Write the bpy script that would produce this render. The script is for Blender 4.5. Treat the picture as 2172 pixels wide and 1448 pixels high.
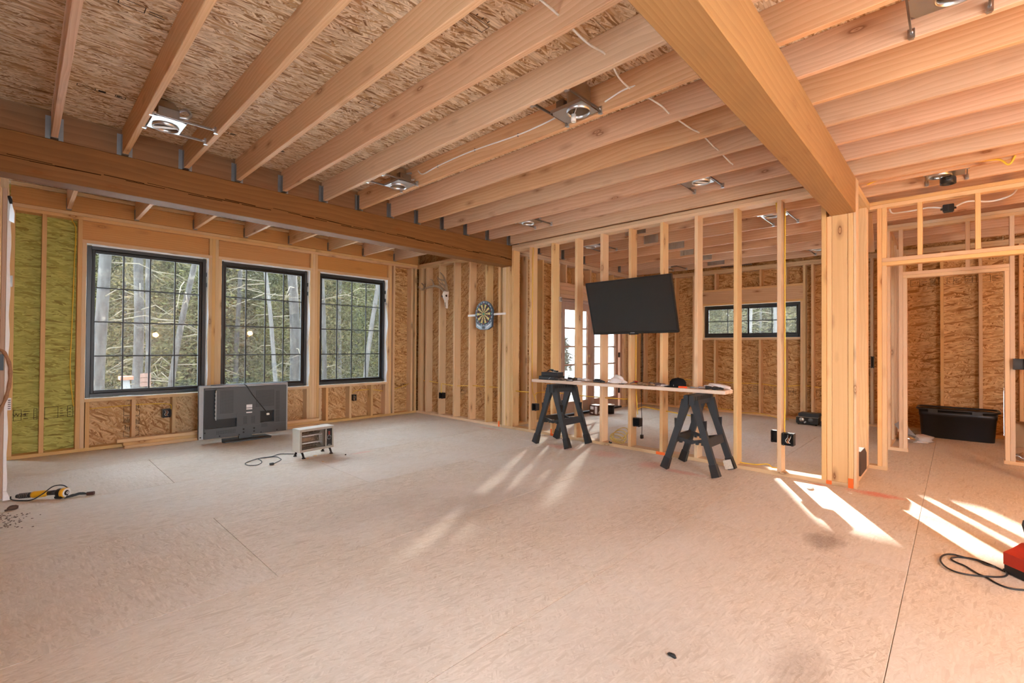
import bpy, bmesh, math, random
from mathutils import Vector, Matrix, Quaternion
random.seed(7)
R = math.radians
SC = bpy.context.scene
COL = SC.collection
for o in list(bpy.data.objects):
    bpy.data.objects.remove(o)

# ------------------------------------------------------------------ camera
yaw, pitch, roll = R(43.537), R(0.605), R(0.360)
F = Vector((math.cos(yaw), math.sin(yaw), 0)); RT = Vector((math.sin(yaw), -math.cos(yaw), 0)); UP = Vector((0, 0, 1))
F2 = F * math.cos(pitch) + UP * math.sin(pitch); U2 = -F * math.sin(pitch) + UP * math.cos(pitch)
R2 = RT * math.cos(roll) + U2 * math.sin(roll); U3 = -RT * math.sin(roll) + U2 * math.cos(roll)
cam_d = bpy.data.cameras.new('camera'); cam = bpy.data.objects.new('camera', cam_d); COL.objects.link(cam)
m = Matrix.Identity(4)
for i, v in enumerate((R2, U3, -F2)):
    for j in range(3):
        m[j][i] = v[j]
m.translation = (0, 0, 1.24)
cam.matrix_world = m
cam_d.sensor_width = 36; cam_d.lens = 992.06 / 2172 * 36; cam_d.clip_start = 0.02; cam_d.clip_end = 300
SC.camera = cam

# ------------------------------------------------------------------ light
world = bpy.data.worlds.new('world'); SC.world = world; world.use_nodes = True
bg = world.node_tree.nodes['Background']
bg.inputs[0].default_value = (0.80, 0.93, 1.04, 1); bg.inputs[1].default_value = 12.5
sun_d = bpy.data.lights.new('sun', 'SUN'); sun = bpy.data.objects.new('sun', sun_d); COL.objects.link(sun)
sun_d.energy = 11.0; sun_d.color = (1.0, 0.93, 0.82); sun_d.angle = R(0.9)
SAZ, SEL = R(27.4), R(17.6)
sdir = Vector((math.cos(SAZ) * math.cos(SEL), math.sin(SAZ) * math.cos(SEL), math.sin(SEL)))
sun.rotation_euler = sdir.to_track_quat('Z', 'Y').to_euler()
def bulb(name, loc, w, col=(1.0, 0.44, 0.11), r=0.06):
    d = bpy.data.lights.new(name, 'POINT'); d.energy = w; d.color = col; d.shadow_soft_size = r
    o = bpy.data.objects.new(name, d); o.location = loc; COL.objects.link(o); return o
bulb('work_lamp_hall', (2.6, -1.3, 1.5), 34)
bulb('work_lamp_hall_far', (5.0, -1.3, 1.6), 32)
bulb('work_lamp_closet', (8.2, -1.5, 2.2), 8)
SC.view_settings.view_transform = 'Standard'; SC.view_settings.look = 'None'
SC.view_settings.gamma = 1.0; SC.view_settings.use_curve_mapping = False
SC.view_settings.exposure = 1.15
SC.cycles.use_denoising = True
SC.cycles.max_bounces = 12; SC.cycles.diffuse_bounces = 8; SC.cycles.transparent_max_bounces = 24
SC.cycles.sample_clamp_indirect = 8.0

# ------------------------------------------------------------------ objects
def put(o, parent):
    COL.objects.link(o)
    if parent is not None:
        o.parent = parent; o.matrix_parent_inverse = WORLD[parent.name].inverted()
    WORLD[o.name] = o.matrix_basis.copy()
    return o
WORLD = {}
FRAME = ['local']
def tag(o, label=None, cat=None, group=None, kind=None):
    if label: o['label'] = label
    if cat: o['category'] = cat
    if group: o['group'] = group
    if kind: o['kind'] = kind
    return o
def thing(name, label, cat, loc=(0, 0, 0), rz=0.0, group=None):
    o = bpy.data.objects.new(name, None); o.empty_display_size = 0.05
    o.matrix_basis = Matrix.Translation(loc) @ Matrix.Rotation(rz, 4, 'Z')
    put(o, None); return tag(o, label, cat, group)
def struct(name, loc=(0, 0, 0)):
    o = bpy.data.objects.new(name, None); o.empty_display_size = 0.05
    o.matrix_basis = Matrix.Translation(loc); put(o, None); o['kind'] = 'structure'; return o
def obj(name, me, mat, parent, mw=None, label=None):
    """one mesh object; mw is its matrix in the world (None: same frame as its parent)"""
    if mat is not None and len(me.materials) == 0: me.materials.append(mat)
    o = bpy.data.objects.new(name, me)
    if mw is None: mw = WORLD[parent.name].copy() if parent is not None and FRAME[0] == 'local' else Matrix.Identity(4)
    o.matrix_basis = mw; put(o, parent)
    if label: o['label'] = label
    return o

class MB:
    """collects shapes, builds one mesh"""
    def __init__(s): s.bm = bmesh.new()
    def box(s, x0, x1, y0, y1, z0, z1, ch=0.0, mw=None):
        vs, fs = chbox(x1 - x0, y1 - y0, z1 - z0, ch)
        c = Vector(((x0 + x1) / 2, (y0 + y1) / 2, (z0 + z1) / 2))
        bv = []
        for v in vs:
            p = Vector(v) + c
            if mw is not None: p = mw @ p
            bv.append(s.bm.verts.new(p))
        for f in fs: s.bm.faces.new([bv[i] for i in f])
        return s
    def bar(s, p0, p1, w, h, up=(0, 0, 1), ch=0.0):
        p0 = Vector(p0); p1 = Vector(p1); x = (p1 - p0); L = x.length; x.normalize()
        u = Vector(up); y = u.cross(x)
        if y.length < 1e-4: y = Vector((0, 1, 0)).cross(x)
        y.normalize(); z = x.cross(y)
        mw = Matrix((x, y, z)).transposed().to_4x4(); mw.translation = (p0 + p1) / 2
        return s.box(-L / 2, L / 2, -w / 2, w / 2, -h / 2, h / 2, ch, mw)
    def taper(s, p0, p1, w0, h0, w1, h1, up=(0, 0, 1)):
        p0 = Vector(p0); p1 = Vector(p1); x = (p1 - p0).normalized()
        y = Vector(up).cross(x).normalized(); z = x.cross(y)
        a = [s.bm.verts.new(p0 + y * sy * w0 / 2 + z * sz * h0 / 2) for sy, sz in ((-1, -1), (1, -1), (1, 1), (-1, 1))]
        b = [s.bm.verts.new(p1 + y * sy * w1 / 2 + z * sz * h1 / 2) for sy, sz in ((-1, -1), (1, -1), (1, 1), (-1, 1))]
        for i in range(4): s.bm.faces.new((a[i], a[(i + 1) % 4], b[(i + 1) % 4], b[i]))
        s.bm.faces.new(a[::-1]); s.bm.faces.new(b); return s
    def tube(s, pts, r, n=8, closed=False, cap=True):
        pts = [Vector(p) for p in pts]; N = len(pts); rings = []
        rs = r if isinstance(r, (list, tuple)) else [r] * N
        t0 = None; nrm = None
        for i, p in enumerate(pts):
            if closed: t = (pts[(i + 1) % N] - pts[i - 1])
            else: t = pts[min(i + 1, N - 1)] - pts[max(i - 1, 0)]
            t.normalize()
            if nrm is None:
                a = Vector((0, 0, 1)) if abs(t.z) < 0.9 else Vector((1, 0, 0))
                nrm = (a - t * a.dot(t)).normalized()
            else:
                nrm = (nrm - t * nrm.dot(t))
                nrm = nrm.normalized() if nrm.length > 1e-6 else Vector((1, 0, 0))
            b = t.cross(nrm)
            rings.append([s.bm.verts.new(p + (nrm * math.cos(2 * math.pi * k / n) + b * math.sin(2 * math.pi * k / n)) * rs[i]) for k in range(n)])
        for i in range(N if closed else N - 1):
            A = rings[i]; B = rings[(i + 1) % N]
            for k in range(n): s.bm.faces.new((A[k], A[(k + 1) % n], B[(k + 1) % n], B[k])).smooth = True
        if not closed and cap:
            s.bm.faces.new(rings[0][::-1]); s.bm.faces.new(rings[-1])
        return s
    def lathe(s, prof, n=24, mw=None, cap0=False, cap1=False, smooth=True):
        """prof: (r, z) pairs revolved about z"""
        rings = []
        for r, z in prof:
            ring = []
            for k in range(n):
                p = Vector((r * math.cos(2 * math.pi * k / n), r * math.sin(2 * math.pi * k / n), z))
                ring.append(s.bm.verts.new(mw @ p if mw is not None else p))
            rings.append(ring)
        for A, B in zip(rings, rings[1:]):
            for k in range(n): s.bm.faces.new((A[k], A[(k + 1) % n], B[(k + 1) % n], B[k])).smooth = smooth
        if cap0: s.bm.faces.new(rings[0][::-1])
        if cap1: s.bm.faces.new(rings[-1])
        return s
    def prism(s, pts, z0, z1, mw=None):
        a = [Vector((x, y, z0)) for x, y in pts]; b = [Vector((x, y, z1)) for x, y in pts]
        if mw is not None: a = [mw @ p for p in a]; b = [mw @ p for p in b]
        A = [s.bm.verts.new(p) for p in a]; B = [s.bm.verts.new(p) for p in b]; n = len(A)
        for i in range(n): s.bm.faces.new((A[i], A[(i + 1) % n], B[(i + 1) % n], B[i]))
        s.bm.faces.new(A[::-1]); s.bm.faces.new(B); return s
    def blob(s, c, rx, ry, rz, amp=0.0, sub=3, seed=0, flat=None):
        g = bmesh.new(); bmesh.ops.create_icosphere(g, subdivisions=sub, radius=1)
        rnd = random.Random(seed); ph = [(rnd.uniform(1.2, 4.2), rnd.uniform(1.2, 4.2), rnd.uniform(1.2, 4.2), rnd.uniform(0, 6)) for _ in range(7)]
        idx = {}
        for v in g.verts:
            d = 1 + amp * sum(math.sin(a * v.co.x * 1.5 + b * v.co.y * 1.7 + c2 * v.co.z * 1.6 + e) for a, b, c2, e in ph) / 3
            p = Vector((v.co.x * rx * d, v.co.y * ry * d, v.co.z * rz * d)) + Vector(c)
            if flat is not None and p.z < flat: p.z = flat
            idx[v.index] = s.bm.verts.new(p)
        for f in g.faces: s.bm.faces.new([idx[v.index] for v in f.verts]).smooth = True
        g.free(); return s
    def mesh(s, name='m'):
        me = bpy.data.meshes.new(name); bmesh.ops.recalc_face_normals(s.bm, faces=s.bm.faces); s.bm.to_mesh(me); s.bm.free(); return me

def chbox(L, W, H, c):
    hx, hy, hz = L / 2, W / 2, H / 2
    if c <= 0:
        vs = [(sx * hx, sy * hy, sz * hz) for sx in (-1, 1) for sy in (-1, 1) for sz in (-1, 1)]
        return vs, [(0, 1, 3, 2), (4, 6, 7, 5), (0, 4, 5, 1), (2, 3, 7, 6), (0, 2, 6, 4), (1, 5, 7, 3)]
    # chamfer the four long edges (along x): an octagonal prism
    o = [(hy - c, -hz), (hy, -hz + c), (hy, hz - c), (hy - c, hz), (-hy + c, hz), (-hy, hz - c), (-hy, -hz + c), (-hy + c, -hz)]
    vs = [(-hx, y, z) for y, z in o] + [(hx, y, z) for y, z in o]
    fs = [(i, (i + 1) % 8, 8 + (i + 1) % 8, 8 + i) for i in range(8)] + [tuple(range(7, -1, -1)), tuple(range(8, 16))]
    return vs, fs

BOXC = {}
def lum(parent, name, x0, x1, y0, y1, z0, z1, mat, ch=0.0025, label=None):
    """a piece of lumber or a panel: local x along its length, local z through its thickness"""
    d = [(x1 - x0, 0), (y1 - y0, 1), (z1 - z0, 2)]; d.sort(key=lambda t: -t[0])
    ax = [Vector((0, 0, 0)) for _ in range(3)]
    for k in range(3): ax[k][d[k][1]] = 1.0
    if ax[0].cross(ax[1]).dot(ax[2]) < 0: ax[2] = -ax[2]
    key = (round(d[0][0], 4), round(d[1][0], 4), round(d[2][0], 4), mat.name, ch)
    me = BOXC.get(key)
    if me is None:
        vs, fs = chbox(d[0][0], d[1][0], d[2][0], min(ch, d[2][0] * 0.3))
        me = bpy.data.meshes.new(name); me.from_pydata(vs, [], fs); me.materials.append(mat); BOXC[key] = me
    mw = Matrix((ax[0], ax[1], ax[2])).transposed().to_4x4()
    mw.translation = ((x0 + x1) / 2, (y0 + y1) / 2, (z0 + z1) / 2)
    return obj(name, me, None, parent, mw, label)
def seg(parent, name, p0, p1, w, h, mat, up=(0, 0, 1), ch=0.0025, label=None):
    p0 = Vector(p0); p1 = Vector(p1); x = p1 - p0; L = x.length; x.normalize()
    y = Vector(up).cross(x).normalized(); z = x.cross(y)
    vs, fs = chbox(L, w, h, ch)
    me = bpy.data.meshes.new(name); me.from_pydata(vs, [], fs); me.materials.append(mat)
    mw = Matrix((x, y, z)).transposed().to_4x4(); mw.translation = (p0 + p1) / 2
    return obj(name, me, None, parent, mw, label)
def smooth(pts, n=8):
    """Catmull-Rom through pts"""
    P = [Vector(p) for p in pts]; out = []
    for i in range(len(P) - 1):
        a = P[max(i - 1, 0)]; b = P[i]; c = P[i + 1]; d = P[min(i + 2, len(P) - 1)]
        for k in range(n):
            t = k / n
            out.append(0.5 * ((2 * b) + (c - a) * t + (2 * a - 5 * b + 4 * c - d) * t * t + (-a + 3 * b - 3 * c + d) * t ** 3))
    out.append(P[-1]); return out
def children(o): return [c for c in bpy.data.objects if c.parent == o]
def dup(root, mw, label=None, group=None):
    """copy of a thing with its parts and sub-parts; mw: new matrix in the world"""
    delta = mw @ WORLD[root.name].inverted()
    def rec(o, par):
        c = o.copy(); COL.objects.link(c)
        w = delta @ WORLD[o.name]
        c.parent = None; c.matrix_basis = w; WORLD[c.name] = w.copy()
        if par is not None:
            c.parent = par; c.matrix_parent_inverse = WORLD[par.name].inverted()
        for ch in KIDS.get(o.name, []): rec(ch, c)
        return c
    KIDS = {}
    for o in list(bpy.data.objects):
        if o.parent is not None: KIDS.setdefault(o.parent.name, []).append(o)
    r = rec(root, None)
    if label: r['label'] = label
    if group: r['group'] = group
    return r
def text_mesh(s, size, depth=0.0008):
    cu = bpy.data.curves.new('txt', 'FONT'); cu.body = s; cu.size = size; cu.extrude = depth; cu.align_x = 'CENTER'; cu.align_y = 'CENTER'
    cu.resolution_u = 2
    o = bpy.data.objects.new('txt', cu); COL.objects.link(o)
    dg = bpy.context.evaluated_depsgraph_get(); me = bpy.data.meshes.new_from_object(o.evaluated_get(dg))
    bpy.data.objects.remove(o); me.materials.clear(); return me
# ------------------------------------------------------------------ materials
class NT:
    def __init__(s, name):
        s.m = bpy.data.materials.new(name); s.m.use_nodes = True; s.t = s.m.node_tree
        s.b = s.t.nodes['Principled BSDF']
    def n(s, ty, **kw):
        nd = s.t.nodes.new(ty)
        for k, v in kw.items():
            if k.startswith('i_'): nd.inputs[k[2:].replace('_', ' ')].default_value = v
            else: setattr(nd, k, v)
        return nd
    def l(s, a, b): s.t.links.new(a, b)
    def math(s, op, a, b=None, clamp=False):
        nd = s.n('ShaderNodeMath', operation=op, use_clamp=clamp)
        for i, v in enumerate((a, b)):
            if v is None: continue
            if isinstance(v, (int, float)): nd.inputs[i].default_value = v
            else: s.l(v, nd.inputs[i])
        return nd.outputs[0]
    def mix(s, f, a, b, mode='MIX'):
        nd = s.n('ShaderNodeMix', data_type='RGBA', blend_type=mode)
        for i, v in ((0, f), (6, a), (7, b)):
            if isinstance(v, (int, float)): nd.inputs[i].default_value = v
            elif isinstance(v, tuple): nd.inputs[i].default_value = v if len(v) == 4 else (*v, 1)
            else: s.l(v, nd.inputs[i])
        return nd.outputs[2]
    def ramp(s, f, pts, mode='LINEAR'):
        nd = s.n('ShaderNodeValToRGB'); cr = nd.color_ramp; cr.interpolation = mode
        while len(cr.elements) < len(pts): cr.elements.new(0.5)
        for e, (p, c) in zip(cr.elements, pts):
            e.position = p; e.color = (c, c, c, 1) if isinstance(c, (int, float)) else (*c, 1)
        s.l(f, nd.inputs[0]); return nd.outputs[0]
    def coords(s, rnd=True):
        tc = s.n('ShaderNodeTexCoord'); v = tc.outputs['Object']
        oi = s.n('ShaderNodeObjectInfo'); s.rand = oi.outputs['Random']
        if rnd:
            sc = s.n('ShaderNodeVectorMath', operation='SCALE'); sc.inputs[0].default_value = (37.3, 11.7, 23.9); s.l(s.rand, sc.inputs['Scale'])
            ad = s.n('ShaderNodeVectorMath', operation='ADD'); s.l(v, ad.inputs[0]); s.l(sc.outputs[0], ad.inputs[1]); v = ad.outputs[0]
        return v
    def scale(s, v, xyz, rot=(0, 0, 0), loc=(0, 0, 0)):
        mp = s.n('ShaderNodeMapping'); mp.inputs['Scale'].default_value = xyz; mp.inputs['Rotation'].default_value = rot; mp.inputs['Location'].default_value = loc
        s.l(v, mp.inputs[0]); return mp.outputs[0]
    def noise(s, v, scale=1.0, detail=3, rough=0.55, dist=0.0):
        nd = s.n('ShaderNodeTexNoise'); nd.inputs['Scale'].default_value = scale; nd.inputs['Detail'].default_value = detail
        nd.inputs['Roughness'].default_value = rough; nd.inputs['Distortion'].default_value = dist
        s.l(v, nd.inputs['Vector']); return nd.outputs['Fac']
    def out(s, col, rough=0.6, bump=None, bstr=0.2, bdist=0.002, spec=0.3, metal=0.0):
        if isinstance(col, tuple): s.b.inputs['Base Color'].default_value = (*col, 1)
        else: s.l(col, s.b.inputs['Base Color'])
        if isinstance(rough, (int, float)): s.b.inputs['Roughness'].default_value = rough
        else: s.l(rough, s.b.inputs['Roughness'])
        s.b.inputs['Specular IOR Level'].default_value = spec; s.b.inputs['Metallic'].default_value = metal
        if bump is not None:
            bp = s.n('ShaderNodeBump'); bp.inputs['Strength'].default_value = bstr; bp.inputs['Distance'].default_value = bdist
            s.l(bump, bp.inputs['Height']); s.l(bp.outputs[0], s.b.inputs['Normal'])
        return s.m

def wood(name, light, dark, knot=(0.22, 0.09, 0.035), var=0.22, ring=26.0, knots=0.85, contrast=0.55, stain=None, hv=1.0):
    """sawn softwood: growth rings and fine grain along local x, knots, a shade of its own for every piece"""
    t = NT(name); v = t.coords()
    warp = t.noise(t.scale(v, (0.9, 3.0, 3.0)), 1.0, 2)
    wv = t.n('ShaderNodeVectorMath', operation='SCALE'); wv.inputs[0].default_value = (0, 0.05, 0.05); t.l(t.math('SUBTRACT', warp, 0.5), wv.inputs['Scale'])
    av = t.n('ShaderNodeVectorMath', operation='ADD'); t.l(v, av.inputs[0]); t.l(wv.outputs[0], av.inputs[1])
    w = t.n('ShaderNodeTexWave', wave_type='RINGS', rings_direction='X', wave_profile='SAW'); w.inputs['Scale'].default_value = ring
    w.inputs['Distortion'].default_value = 2.5; w.inputs['Detail'].default_value = 2; w.inputs['Detail Scale'].default_value = 0.6
    t.l(t.scale(av.outputs[0], (0.10, 1, 1)), w.inputs['Vector'])
    fine = t.noise(t.scale(v, (5, 170, 170)), 1.0, 3, 0.6)
    broad = t.noise(t.scale(v, (0.8, 9, 9)), 1.0, 3)
    g = t.math('ADD', t.math('MULTIPLY', w.outputs['Fac'], 0.45), t.math('MULTIPLY', fine, 0.55))
    g = t.ramp(g, [(0.25, 0.0), (0.8, 1.0)])
    col = t.mix(t.math('MULTIPLY', g, contrast), light, dark)
    col = t.mix(t.math('MULTIPLY', t.ramp(broad, [(0.42, 0.0), (0.72, 1.0)]), 0.45), col, tuple(a * 0.55 + b * 0.45 * 0.9 for a, b in zip(dark, light)))
    vo = t.n('ShaderNodeTexVoronoi', voronoi_dimensions='3D'); vo.inputs['Scale'].default_value = 1.0
    t.l(t.scale(v, (2.6, 7.5, 7.5)), vo.inputs['Vector'])
    kd = t.math('ADD', vo.outputs['Distance'], t.math('MULTIPLY', t.noise(t.scale(v, (30, 30, 30)), 1.0, 2), 0.05))
    k = t.ramp(kd, [(0.105, 1.0), (0.17, 0.0)])
    kr = t.ramp(kd, [(0.03, 1.0), (0.075, 0.15), (0.10, 1.0), (0.15, 0.4), (0.30, 0.0)])
    gate = t.math('GREATER_THAN', t.n('ShaderNodeSeparateColor').outputs[0], 0.5)
    sep = t.n('ShaderNodeSeparateColor'); t.l(vo.outputs['Color'], sep.inputs[0])
    gate = t.math('GREATER_THAN', sep.outputs[0], 0.42)
    kf = t.math('MULTIPLY', t.math('MULTIPLY', kr, gate), knots)
    col = t.mix(kf, col, knot)
    if stain is not None:
        st = t.ramp(t.noise(t.scale(v, (1.5, 5, 5)), 1.0, 4), [(0.55, 0.0), (0.75, 1.0)])
        col = t.mix(t.math('MULTIPLY', st, 0.5), col, stain)
    hsv = t.n('ShaderNodeHueSaturation')
    t.l(t.math('ADD', t.math('MULTIPLY', t.rand, var), 1 - var / 2), hsv.inputs['Value'])
    r2 = t.math('FRACT', t.math('MULTIPLY', t.rand, 17.31)); t.l(t.math('ADD', t.math('MULTIPLY', r2, 0.014 * hv), 0.5 - 0.007 * hv), hsv.inputs['Hue'])
    r3 = t.math('FRACT', t.math('MULTIPLY', t.rand, 7.77)); t.l(t.math('ADD', t.math('MULTIPLY', r3, 0.3 * hv), 1.0 - 0.15 * hv), hsv.inputs['Saturation'])
    t.l(col, hsv.inputs['Color'])
    return t.out(hsv.outputs[0], 0.62, g, 0.12, 0.001, 0.25)

def osb(name, light, mid, dark, angle=0.0, spread=1.0, contrast=1.0, fine=1.0, dust=None, rough=0.7, wear=None, bstr=0.35):
    """oriented strand board: overlapping layers of long flakes, each flake its own tone"""
    t = NT(name); v = t.coords()
    wn = t.n('ShaderNodeTexNoise'); wn.inputs['Scale'].default_value = 5.0 * fine; wn.inputs['Detail'].default_value = 2; t.l(v, wn.inputs['Vector'])
    ws = t.n('ShaderNodeVectorMath', operation='SUBTRACT'); t.l(wn.outputs['Color'], ws.inputs[0]); ws.inputs[1].default_value = (0.5, 0.5, 0.5)
    wm = t.n('ShaderNodeVectorMath', operation='SCALE'); t.l(ws.outputs[0], wm.inputs[0]); wm.inputs['Scale'].default_value = 0.035 / fine
    wa = t.n('ShaderNodeVectorMath', operation='ADD'); t.l(v, wa.inputs[0]); t.l(wm.outputs[0], wa.inputs[1]); v2 = wa.outputs[0]
    col = None; hgt = None
    for i, (a, sx, sy) in enumerate([(0.0, 7, 52), (0.55, 9, 60), (-0.5, 8, 48), (1.05, 11, 62), (-1.15, 10, 56), (0.2, 9, 66), (-0.22, 7, 44)]):
        vo = t.n('ShaderNodeTexVoronoi', voronoi_dimensions='2D'); vo.inputs['Scale'].default_value = 1.0; vo.inputs['Randomness'].default_value = 1.0
        rt = t.scale(v2, (1, 1, 1), (0, 0, angle + a * spread), (i * 3.1, i * 1.7, 0))
        t.l(t.scale(rt, (sx * fine, sy * fine, 1)), vo.inputs['Vector'])
        sep = t.n('ShaderNodeSeparateColor'); t.l(vo.outputs['Color'], sep.inputs[0])
        c = t.ramp(sep.outputs[0], [(0.0, dark), (0.22, mid), (0.6, light), (1.0, tuple(min(1, x * 1.18) for x in light))])
        gr = t.noise(t.scale(rt, (8 * fine, 220 * fine, 1)), 1.0, 2)
        c = t.mix(t.math('MULTIPLY', gr, 0.28), c, dark)
        edge = t.ramp(vo.outputs['Distance'], [(0.30, 0.0), (0.62, 1.0)])
        c = t.mix(t.math('MULTIPLY', edge, 0.35), c, dark)  # shadow lines between flakes painted in as darker rims
        h = t.math('SUBTRACT', sep.outputs[2], t.math('MULTIPLY', edge, 0.5))
        if col is None: col, hgt = c, h
        else:
            mk = t.math('GREATER_THAN', sep.outputs[1], 0.50 + 0.02 * i)
            col = t.mix(mk, col, c)
            hm = t.n('ShaderNodeMix', data_type='FLOAT'); t.l(mk, hm.inputs[0]); t.l(hgt, hm.inputs[2]); t.l(h, hm.inputs[3]); hgt = hm.outputs[0]
    avg = tuple((a + b + c) / 3 for a, b, c in zip(light, mid, mid))
    if contrast < 1: col = t.mix(1 - contrast, col, avg)
    big = t.noise(v, 1.3, 4)
    col = t.mix(t.math('MULTIPLY', t.ramp(big, [(0.45, 0.0), (0.75, 1.0)]), 0.30), col, mid)
    if dust is not None:
        d = t.ramp(t.noise(v, 0.9, 5, 0.6), [(0.38, 0.0), (0.68, 1.0)])
        col = t.mix(t.math('MULTIPLY', d, 0.55), col, dust)
        sp = t.ramp(t.noise(t.scale(v, (1, 1.6, 1)), 34, 3, 0.7), [(0.70, 0.0), (0.76, 1.0)])
        col = t.mix(t.math('MULTIPLY', sp, 0.5), col, tuple(x * 0.5 for x in mid))
    if wear is not None: col = wear(t, col)
    return t.out(col, rough, hgt, bstr, 0.0015, 0.3)

def plain(name, col, rough=0.5, metal=0.0, spec=0.5, var=0.06, scale=40, bump=0.0):
    t = NT(name); v = t.coords()
    n = t.noise(v, scale, 3)
    c = t.mix(n, tuple(max(0, x * (1 - var)) for x in col), tuple(min(1, x * (1 + var)) for x in col))
    return t.out(c, rough, n if bump > 0 else None, bump, 0.001, spec, metal)
def metal(name, col, rough=0.32):
    t = NT(name); v = t.coords(); n = t.noise(v, 60, 3); n2 = t.noise(v, 7, 3)
    return t.out(t.mix(n2, tuple(x * 0.82 for x in col), col), t.math('ADD', t.math('MULTIPLY', n, 0.2), rough - 0.1), None, 0, 0, 0.5, 1.0)
def glow(name, col, s):
    t = NT(name); t.b.inputs['Emission Color'].default_value = (*col, 1); t.b.inputs['Emission Strength'].default_value = s; return t.out(col, 0.5)

M = {}
M['stud'] = wood('stud_wood', (0.77, 0.535, 0.29), (0.57, 0.33, 0.14))
M['stud_pale'] = wood('stud_wood_pale', (0.77, 0.58, 0.38), (0.59, 0.39, 0.22))
M['joist'] = wood('joist_wood', (0.71, 0.485, 0.315), (0.50, 0.275, 0.145), var=0.14, ring=22, knots=0.85, contrast=0.6)
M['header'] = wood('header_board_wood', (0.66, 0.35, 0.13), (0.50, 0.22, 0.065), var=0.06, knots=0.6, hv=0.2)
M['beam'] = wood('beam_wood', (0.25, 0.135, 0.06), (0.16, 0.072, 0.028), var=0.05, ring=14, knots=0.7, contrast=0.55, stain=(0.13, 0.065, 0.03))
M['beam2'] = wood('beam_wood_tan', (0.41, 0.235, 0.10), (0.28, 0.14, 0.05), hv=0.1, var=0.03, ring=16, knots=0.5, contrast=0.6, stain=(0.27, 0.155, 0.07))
M['ply'] = wood('knotty_post_wood', (0.70, 0.445, 0.215), (0.56, 0.31, 0.12), ring=9, knots=1.0, contrast=0.22, var=0.03, hv=0.1)
M['osb'] = osb('osb_wall', (0.72, 0.48, 0.23), (0.55, 0.31, 0.11), (0.25, 0.105, 0.03), 1.5708, fine=1.15)
M['osb_h'] = osb('osb_wall_level', (0.72, 0.48, 0.23), (0.55, 0.31, 0.11), (0.25, 0.105, 0.03), 0.0, fine=1.15)
M['osb_v'] = osb('osb_wall_mixed', (0.72, 0.50, 0.27), (0.58, 0.34, 0.14), (0.30, 0.135, 0.045), 0.9, 1.5, fine=1.1)
M['osb_deck'] = osb('osb_deck', (0.82, 0.68, 0.50), (0.57, 0.36, 0.175), (0.18, 0.08, 0.028), 0.15, 0.8, fine=1.5)
M['osb_green'] = osb('osb_green', (0.54, 0.54, 0.15), (0.42, 0.40, 0.09), (0.23, 0.19, 0.045), 1.5708, 0.5, fine=1.1)
def pos_spot(t, col, spots, color, power=1.0):
    """paint or spilled dust on the floor: patches at given places, broken up by noise"""
    g = t.n('ShaderNodeNewGeometry'); p = g.outputs['Position']
    nz = t.noise(p, 9.0, 5, 0.7); fz = t.noise(p, 60.0, 3, 0.7)
    acc = None
    for x, y, rx, ry, s in spots:
        sb = t.n('ShaderNodeVectorMath', operation='SUBTRACT'); t.l(p, sb.inputs[0]); sb.inputs[1].default_value = (x, y, 0)
        ml = t.n('ShaderNodeVectorMath', operation='MULTIPLY'); t.l(sb.outputs[0], ml.inputs[0]); ml.inputs[1].default_value = (1 / rx, 1 / ry, 0)
        ln = t.n('ShaderNodeVectorMath', operation='LENGTH'); t.l(ml.outputs[0], ln.inputs[0])
        d = t.math('ADD', ln.outputs['Value'], t.math('MULTIPLY', t.math('SUBTRACT', nz, 0.5), 1.3))
        f = t.math('MULTIPLY', t.ramp(d, [(0.35, 1.0), (1.0, 0.0)]), s)
        acc = f if acc is None else t.math('MAXIMUM', acc, f)
    acc = t.math('MULTIPLY', acc, t.ramp(fz, [(0.3, 0.55), (0.6, 1.0)]), True)
    return t.mix(acc, col, color)
def floor_wear(t, col):
    col = pos_spot(t, col, [(3.60, 0.62, 0.22, 0.13, 0.62), (2.5, 2.75, 0.75, 0.35, 0.22), (1.9, 3.2, .7, .3, .14), (1.6, 0.9, 0.8, 0.5, 0.14), (2.1, .45, .25, .12, .35), (3.2, 1.6, .6, .4, .12), (.9, 1.6, .5, .3, .1)], (0.15, 0.09, 0.055))
    col = pos_spot(t, col, [(5.04, 0.50, 0.10, 0.22, 0.7), (5.02, 0.92, 0.06, 0.08, 0.5), (4.6, 2.35, 0.2, 0.18, 0.35), (4.55, 2.0, 0.08, 0.35, 0.35),
                            (4.7, 2.95, 0.2, 0.25, 0.3), (4.62, 3.55, 0.12, 0.3, 0.35), (4.9, 5.1, 0.05, 0.35, 0.35), (2.75, 5.0, 0.18, 0.05, 0.3)], (0.72, 0.13, 0.08))
    return col
M['floor'] = osb('osb_floor', (0.70, 0.635, 0.555), (0.63, 0.55, 0.455), (0.42, 0.33, 0.24), 0.25, 0.9, 0.6, 2.2, (0.68, 0.65, 0.61), 0.75, floor_wear, 0.18)
M['black'] = plain('black_plastic', (0.018, 0.019, 0.021), 0.42, 0, 0.4)
M['saw'] = plain('charcoal_plastic', (0.030, 0.034, 0.038), 0.55, 0, 0.4)
M['frame'] = plain('window_frame_dark', (0.028, 0.033, 0.038), 0.35, 0, 0.5)
M['muntin'] = plain('muntin_dark', (0.012, 0.012, 0.013), 0.4, 0, 0.4)
M['steel'] = metal('galvanised_steel', (0.66, 0.69, 0.72))
M['steel_dk'] = metal('dark_steel', (0.30, 0.27, 0.25), 0.4)
M['hanger'] = metal('weathered_galvanised', (0.30, 0.32, 0.34), 0.45)
M['can'] = metal('can_housing_steel', (0.52, 0.42, 0.32), 0.4)
M['white'] = plain('white_cable', (0.80, 0.80, 0.78), 0.4)
M['yellow'] = plain('yellow_cable', (0.80, 0.52, 0.04), 0.4)
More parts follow.
